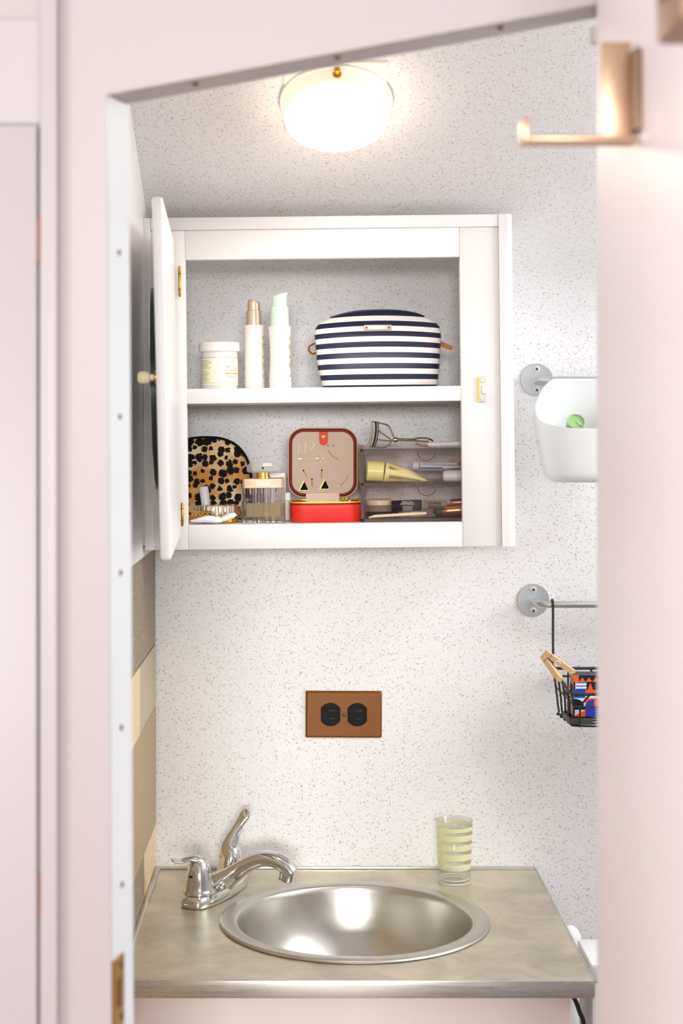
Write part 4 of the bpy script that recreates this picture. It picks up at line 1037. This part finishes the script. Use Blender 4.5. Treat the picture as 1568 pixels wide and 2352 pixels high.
B().tube(smooth_path([(xb0+.004, yb, zm+.012), (xb0+.010, yf*.5, zm+.006), (xf0+.004, yf*.90, zm), (xf0+.012, yf*.955, zm), (WB/2, yf*.955, zm), (xf1-.012, yf*.955, zm), (xf1-.004, yf*.9, zm), (xb1-.010, yf*.5, zm+.006), (xb1-.004, yb, zm+.012)], 5), .0013, 6).done('wire', 'wire_dark', bk)
bx0, bx1, bf = .0170, WB-.0170, yf*.87
for k in range(5):                             # left and right side wires run over the floor of the basket
    u = .06+.21*k; y = yf*u; ztp = zt0+(zt1-zt0)*u; xt = xb0+(xf0-xb0)*u
    xbt = .0125+.0075*u; yo = y*.93
    B().tube(smooth_path([(xt, y, ztp), (xt+.004, y*.98, ztp*.55), (xbt-.002, yo, .006), (xbt+.004, yo, .0008), (WB/2, yo, 0), (WB-xbt-.004, yo, .0008), (WB-xbt+.002, yo, .006), (WB-xt-.004, y*.98, ztp*.55), (WB-xt, y, ztp)], 4), .0015, 6).done('wire', 'wire_dark', bk)
for k in range(7):                             # front-to-back wires
    u = .10+.80*k/6; x = WB*u; xt = xf0+(xf1-xf0)*u
    B().tube(smooth_path([(xt+.001, yf, zt1), (x, yf*.955, zm), (x, bf-.002, .005), (x, bf+.008, 0), (x, yb-.01, 0), (x, yb, .006), (x, yb, zt0)], 4), .0014, 6).done('wire', 'wire_dark', bk)
for x in (.060, .125, .190): B().tube([(x, yb-.0005, zt0), (x, yb-.0022, zt0-.0118)], .0015, 6).done('wire', 'wire_dark', bk)
hx_ = bl(1267, 1370, 2.418).x; hz = tb2.location.z-.002+.0052+.0018-bo.z; hyb = -.046-.0-bo.y
for x in (hx_+.0005, WB-.01):
    B().tube(smooth_path([(x, hyb+.0085, hz-.010), (x, hyb+.0068, hz-.003), (x, hyb, hz), (x, hyb-.0072, hz-.004), (x, hyb-.0072, hz-.014), (x, hyb-.0072, hz*.7), (x, hyb-.0072, zt0+.02), (x+.001, hyb*.6, zt0+.004), (x+.003, -.002, zt0)], 6), .0019, 8).done('hook_wire', 'wire_dark', bk)
tr = thing('dark_tray', 'shallow dark tray on the floor of the wire basket', 'tray', P(1307, 1669, 2.338)+Vector((0, 0, .0022)))
B().box(0, .034, 0, .062, 0, .0098).bevel(.0012, 2).done('tray', 'tray_dark', tr)
B().box(.002, .032, .002, .060, .0099, .0104).done('inset', 'black', tr, smooth=False)
# patterned box
fd = 2.343
pbo = P(1316, 1650, fd); pbo.z = tr.location.z+.0108
pb = thing('patterned_box', 'small box printed with orange, navy and blue geometric shapes in the basket', 'box', pbo)
PBH = (1650-1553)*fd/FPX
B().box(0, .066, 0, .030, 0, PBH).bevel(.0008, 1).done('carton', 'rose_board', pb)
def zq(zx, zy):
    q = P(1230+zx*160/1568, 1480+zy*210/2058, fd)-P(1316, 1650, fd); return (min(.0655, max(.0004, q.x)), min(PBH-.0004, max(.0004, q.z)))
def patch(m, pts, lay=0):
    B().xz([zq(*p) for p in pts], -.0002-.0001*lay, .0002).done('print_patch', m, pb, smooth=False)
def rect(a, b_, c, d_): return [(a, b_), (c, b_), (c, d_), (a, d_)]
XE = 1500
patch('orange', rect(850, 725, 970, 875)); patch('navy_print', rect(970, 725, XE, 880))
patch('orange', [(975, 880), (1045, 775), (1120, 880)], 1); patch('orange', [(1120, 875), (1200, 775), (1270, 875)], 1); patch('orange', [(1270, 875), (1350, 775), (1430, 875)], 1)
patch('leaf_print', rect(840, 875, 892, 1056)); patch('paper_white', rect(890, 875, 1140, 1056))
for y0, y1 in ((884, 905), (960, 980), (1030, 1056)): patch('blue_print', rect(905, y0, 1138, y1), 1)
patch('navy_print', rect(1140, 880, XE, 1056)); patch('orange', [(1165, 1056), (1230, 900), (1290, 1056)], 1)
patch('blue_print', rect(840, 1056, 1115, 1240)); patch('orange', rect(1115, 1056, XE, 1172)); patch('paper_white', rect(1115, 1172, XE, 1246))
patch('paper_white', rect(840, 1240, 1115, 1420)); patch('navy_print', [(840, 1420)]+[(850+235*math.sin(PI/2*i/10), 1420-165*math.cos(PI/2*i/10)) for i in range(11)], 1)
patch('orange', rect(1115, 1246, XE, 1420)); patch('cobalt', [(1310, 1420)]+[(1310-190*math.cos(PI/2*i/10), 1420-150*math.sin(PI/2*i/10)) for i in range(11)], 1)
patch('navy_print', rect(840, 1420, 1115, 1505)); patch('cobalt', rect(1115, 1420, XE, 1665))
patch('paper_white', rect(840, 1505, 1115, 1665)); patch('orange', [(1115, 1510), (1115, 1665), (850, 1665), (870, 1640)], 1)
for k in range(6):                             # leaf print on the left side of the box
    B().yz([(.006+.0038*k, PBH*.66), (.009+.0038*k, PBH*.66), (.002+.0038*k, PBH*.40)], -.0003, .0002).done('leaf_mark', 'leaf_print', pb, smooth=False)
B().box(.0005, .0655, .0005, .0295, PBH-.0002, PBH+.0002).done('top_print', 'navy_print', pb, smooth=False)
B().box(-.0003, .0002, .002, .028, PBH*.66, PBH*.75).done('leaf_mark', 'leaf_print', pb, smooth=False)
rl = thing('hair_tie', 'reddish looped hair tie behind the patterned box in the basket', 'hair tie', P(1306, 1585, 2.395))
B().tube([(.0045*math.cos(2*PI*i/20), .002*math.sin(4*PI*i/20), .0075*math.sin(2*PI*i/20)-.002) for i in range(20)], .0013, 8, closed=True).done('loop', 'brick_red', rl)
# clothespin
cp0 = P(1250, 1503, 2.392)
cpn = thing('clothespin', 'pale wooden clothespin clipped to the rim of the wire basket', 'clothespin', cp0)
def leg(tail, side):
    tail = tail-cp0; u_ = tail.normalized(); ln_ = tail.length
    wv = Vector((.62, -.25, .74)); wv = (wv-u_*wv.dot(u_)).normalized(); vv = u_.cross(wv).normalized()
    b_ = B(); rs_ = []
    for s_, h_ in ((0, .0038), (.012, .0056), (ln_*.45, .0060), (ln_*.9, .0060), (ln_, .0050)):
        c_ = u_*s_+wv*side*.0032
        rs_.append([c_+wv*.0038*i+vv*h_*j for i, j in ((-1,-1),(1,-1),(1,1),(-1,1))])
    o_ = b_.rings(rs_).bevel(.0004, 1).done('prong', 'pine', cpn, smooth=False)
    B().obox(u_*.015+wv*side*.0026, u_, vv, wv, .0004, .0061, .0039).done('groove', 'brown_metal', o_, smooth=False)
leg(P(1289, 1557, 2.345), -1); leg(P(1314, 1549, 2.352), 1)
sc_ = (P(1280, 1523, 2.366)-cp0)
B().tube([sc_+Vector((.0035*math.cos(q*.9), -.005+.0006*q, .0035*math.sin(q*.9))) for q in range(18)], .0007, 6).done('spring', 'silver', cpn)

# ------------------------------------------------------------------ washstand: vanity, steel counter, sink
CZ = CAM_Z-.661
va_ = thing('vanity_cabinet', 'cream painted vanity under the steel counter', 'cabinet', (0, 0, 0))
VX0, VX1, VY = -.2215, .3180, -.482
for a in ((VX0, VX0+.015, VY+.018, -.003, .0, CZ-.020), (VX1-.015, VX1, VY+.018, -.003, .0, CZ-.020)): B().box(*a).done('side_panel', 'vanity_paint', va_, smooth=False)
B().box(VX0+.015, VX1-.015, VY+.018, -.003, .09, .105).done('floor_board', 'vanity_paint', va_, smooth=False)
B().box(VX0, VX1, VY, VY+.018, CZ-.075, CZ-.020).bevel(.001, 1).done('top_rail', 'vanity_paint', va_)
for x0, x1 in ((VX0, VX0+.04), (VX1-.022, VX1)): B().box(x0, x1, VY, VY+.018, .0, CZ-.0755).bevel(.001, 1).done('stile', 'vanity_paint', va_)
dv = B().box(VX0+.042, VX1-.024, VY-.012, VY+.004, .10, CZ-.078).bevel(.003, 2).done('door', 'vanity_paint', va_)
B().lathe([(.005, 0), (.005, -.012), (.012, -.016), (.012, -.022), (.006, -.025)], 20, (.25, VY-.012, CZ-.13), 'y').done('knob', 'brass', dv)
ct = thing('steel_countertop', 'worn sheet steel countertop with metal edging around round sink', 'countertop', (0, 0, CZ))
cx0, cx1, cy0, cy1 = -.2260, .3420, -.500, -.0015
SX, SY, SR = .0637, -.2600, .1650
angs = sorted([2*PI*i/72 for i in range(72)]+[math.atan2(y-SY, x-SX) % (2*PI) for x in (cx0, cx1) for y in (cy0, cy1)])
def edge_pt(a):
    c_, s_ = math.cos(a), math.sin(a)
    k = min([(cx1-SX)/c_ if c_ > 1e-9 else 9, (cx0-SX)/c_ if c_ < -1e-9 else 9, (cy1-SY)/s_ if s_ > 1e-9 else 9, (cy0-SY)/s_ if s_ < -1e-9 else 9])
    return (SX+c_*k, SY+s_*k)
b = B(); V = b.bm.verts.new
it = [V((SX+SR*math.cos(a), SY+SR*math.sin(a), 0)) for a in angs]; ot = [V((*edge_pt(a), 0)) for a in angs]
ib = [V((SX+SR*math.cos(a), SY+SR*math.sin(a), -.019)) for a in angs]; ob = [V((*edge_pt(a), -.019)) for a in angs]
n = len(angs)
for i in range(n):
    j = (i+1) % n
    for q in ((it[i], ot[i], ot[j], it[j]), (ib[i], ib[j], ob[j], ob[i]), (it[i], it[j], ib[j], ib[i]), (ot[i], ob[i], ob[j], ot[j])): b.bm.faces.new(q)
b.done('steel_sheet', 'counter_steel', ct, smooth=False)
B().box(cx0, cx1+.001, cy0-.0035, cy0, -.0200, .0012).bevel(.001, 2).done('edge_trim', 'counter_edge', ct)
B().box(cx1, cx1+.0025, cy0, cy1, -.0200, .0008).bevel(.0006, 2).done('edge_trim', 'counter_edge', ct)
B().box(cx0-.001, cx0+.0060, cy0, cy1-.004, .0001, .0050).bevel(.0014, 2).done('edge_trim', 'counter_edge', ct)
B().box(cx0-.001, cx1, cy1-.004, cy1, .0001, .0040).bevel(.001, 2).done('edge_trim', 'counter_edge', ct)
sk = thing('round_sink', 'round brushed steel drop-in sink set in the counter', 'sink', (SX, SY, CZ))
B().lathe([(.1790, .0003), (.1812, .0012), (.1805, .0030), (.1770, .0042), (.1720, .0046), (.1640, .0040), (.1590, .0030), (.1572, .0005), (.1560, -.006), (.1530, -.025), (.1460, -.055), (.1330, -.085), (.1120, -.110), (.0800, -.128), (.0500, -.136), (.0300, -.138), (.0220, -.1382)], 96, cap0=False, cap1=False).done('bowl', 'sink_steel', sk, sharp=60)
B().lathe([(.0230, -.1378), (.0220, -.1365), (.0180, -.1370), (.0150, -.1400), (.001, -.1405)], 32).done('drain', 'chrome', sk)

# ------------------------------------------------------------------ faucet
FA = math.radians(-23)
fc = thing('faucet', 'chrome two-handle faucet at the left of the sink', 'faucet', (-.130, -.138, CZ+.0003), (0, 0, FA))
rs = []
for z, k in ((0, .95), (.0015, 1.0), (.006, 1.0), (.011, .95), (.015, .84), (.017, .70)):
    ring = []
    for i in range(48):
        a = 2*PI*i/48; c_, s_ = math.cos(a), math.sin(a)
        y = (.0790 if True else 0)*math.copysign(abs(s_)**.85, s_); wst = .0270-.0045*math.cos(PI*min(1, abs(y)/.045))*0
        x = (.0275)*math.copysign(abs(c_)**.6, c_)
        ring.append((x*(.5+.5*k) if k < .9 else x*k, y-(1-k)*math.copysign(.028, y)*min(1, abs(y)/.03), z))
    rs.append(ring)
B().rings(rs).done('base', 'chrome', fc, sharp=60)
sp_pts = smooth_path([(-.010, 0, .006), (.006, 0, .015), (.026, 0, .030), (.048, 0, .0465), (.072, 0, .0580), (.092, 0, .0590), (.109, 0, .0520), (.1200, 0, .0430)], 6)
rad = lerp_list([(.022, .024), (.0185, .0205), (.0135, .0165), (.0112, .0145), (.0108, .0145), (.0110, .0142), (.0110, .0132), (.0095, .0118)], 6)
B().tube(sp_pts, rad, 24, flat=(0,0,1)).done('spout', 'chrome', fc, sharp=60)
B().tube([(.1105, 0, .0430), (.1085, 0, .0325), (.1082, 0, .0315)], [.0100, .0098, .0085], 24).done('aerator', 'chrome', fc)
bell = [(.0225, .0165), (.0228, .0190), (.0208, .0215), (.0202, .0240), (.0190, .0330), (.0172, .0440), (.0150, .0530), (.0115, .0605), (.0060, .0640)]
Ri = Matrix.Rotation(-FA, 3, 'Z')
for sgn, path, rads in ((-1, [(.002, 0, .054), (-.004, -.002, .0625), (-.014, -.006, .0645), (-.024, -.010, .0620), (-.033, -.013, .0640), (-.0375, -.014, .0665)], [(.012, .013), (.0075, .0105), (.0032, .0075), (.0024, .0068), (.0026, .0078), (.0012, .0045)]),
                        (1, [(-.004, 0, .040), (-.001, .002, .058), (.005, .004, .074), (.012, .006, .087), (.020, .008, .100), (.0245, .009, .1065)], [(.0150, .0150), (.0125, .0125), (.0075, .0085), (.0036, .0066), (.0028, .0080), (.0010, .0045)])):
    hh = bpy.data.objects.new('handle', None); C.objects.link(hh); hh.parent = fc; hh.location = (0, .051*sgn, 0)
    B().lathe(bell if sgn < 0 else [(r_, .0165+(z_-.0165)*.95) for r_, z_ in bell], 36).done('hub', 'chrome', hh, sharp=50)
    B().tube(smooth_path([Ri @ Vector(p) for p in path], 6), lerp_list(rads, 6), 20, flat=(.0, 0, 1) if sgn < 0 else (0, 1, .25)).done('lever', 'chrome', hh, sharp=60)
    if sgn < 0:
        B().lathe([(.0016, -.0180), (.0016, -.0160)], 10, Ri @ Vector((-.004, 0, .042)), 'y').done('set_screw', 'black', hh)

# ------------------------------------------------------------------ tumbler
tg = thing('glass_tumbler', 'clear drinking glass with pale yellow bands on the counter', 'glass', (.2146, -.071, CZ+.0003))
B().lathe([(.0220, 0), (.0232, .0012), (.0268, .0895), (.0264, .0905), (.0255, .0895), (.0220, .0065), (.0200, .0055), (.0002, .0053)], 56, cap1=False).done('glass_body', 'tumbler_glass', tg)
B().tube([(.0262*math.cos(2*PI*i/48), .0262*math.sin(2*PI*i/48), .0902) for i in range(48)], .0005, 6, closed=True).done('rim', 'tumbler_glass', tg)
thin_glass('glass_rim', (252, 252, 250), opaque=.5)
for r_, h_ in ((.0225, .0012), (.0212, .0062)):
    B().tube([(r_*math.cos(2*PI*i/48), r_*math.sin(2*PI*i/48), h_) for i in range(48)], .0009, 6, closed=True).done('base_ring', 'glass_rim', tg)
thin_glass('yellow_band', (250, 247, 208), opaque=.5)
for z0, z1 in ((.0770, .0825), (.0636, .0718), (.0498, .0580), (.0353, .0441), (.0209, .0297)):
    rr_ = lambda z: .0232+.0036*(z/.0895)+.0002
    B().lathe([(rr_(z0), z0), (rr_(z1), z1)], 56, cap0=False, cap1=False).done('yellow_band', 'yellow_band', tg)

# ------------------------------------------------------------------ beside the vanity
cd_ = B().tube(smooth_path([P(1312, 2285, 2.02), P(1322, 2300, 2.02), P(1331, 2325, 2.02), P(1340, 2352, 2.02), P(1341, 2420, 2.02), P(1338, 2560, 2.02), (.337, -.44, .30), (.335, -.43, .004), (.335, -.30, .004)], 5), .0029, 8).done('power_cord', 'rubber_cord')
tag(cd_, 'black power cord hanging beside the cream vanity', 'cord')
bn = thing('toilet_brush', 'white brush handle peeking out past the right edge of counter', 'brush', (.3620, -.205, 0))
B().lathe([(.0155, 0), (.0155, .10), (.014, .10), (.0145, .12)], 28).done('holder', 'white_plastic', bn)
B().lathe([(.007, .121), (.007, .60), (.0155, .68), (.0160, .79), (.0145, .802), (.010, .811), (.004, .8155), (.0, .816)], 28).done('handle', 'white_plastic', bn)
hb = thing('storage_bin', 'tall white box past the front right counter corner', 'box', (.416, -.385, 0))
B().box(-.0640, .0640, -.05, .05, 0, .815).bevel(.004, 2).done('body', 'white_plastic', hb)
B().box(-.0655, .0655, -.0515, .0515, .8155, .8380).bevel(.004, 2).done('lid', 'white_plastic', hb)
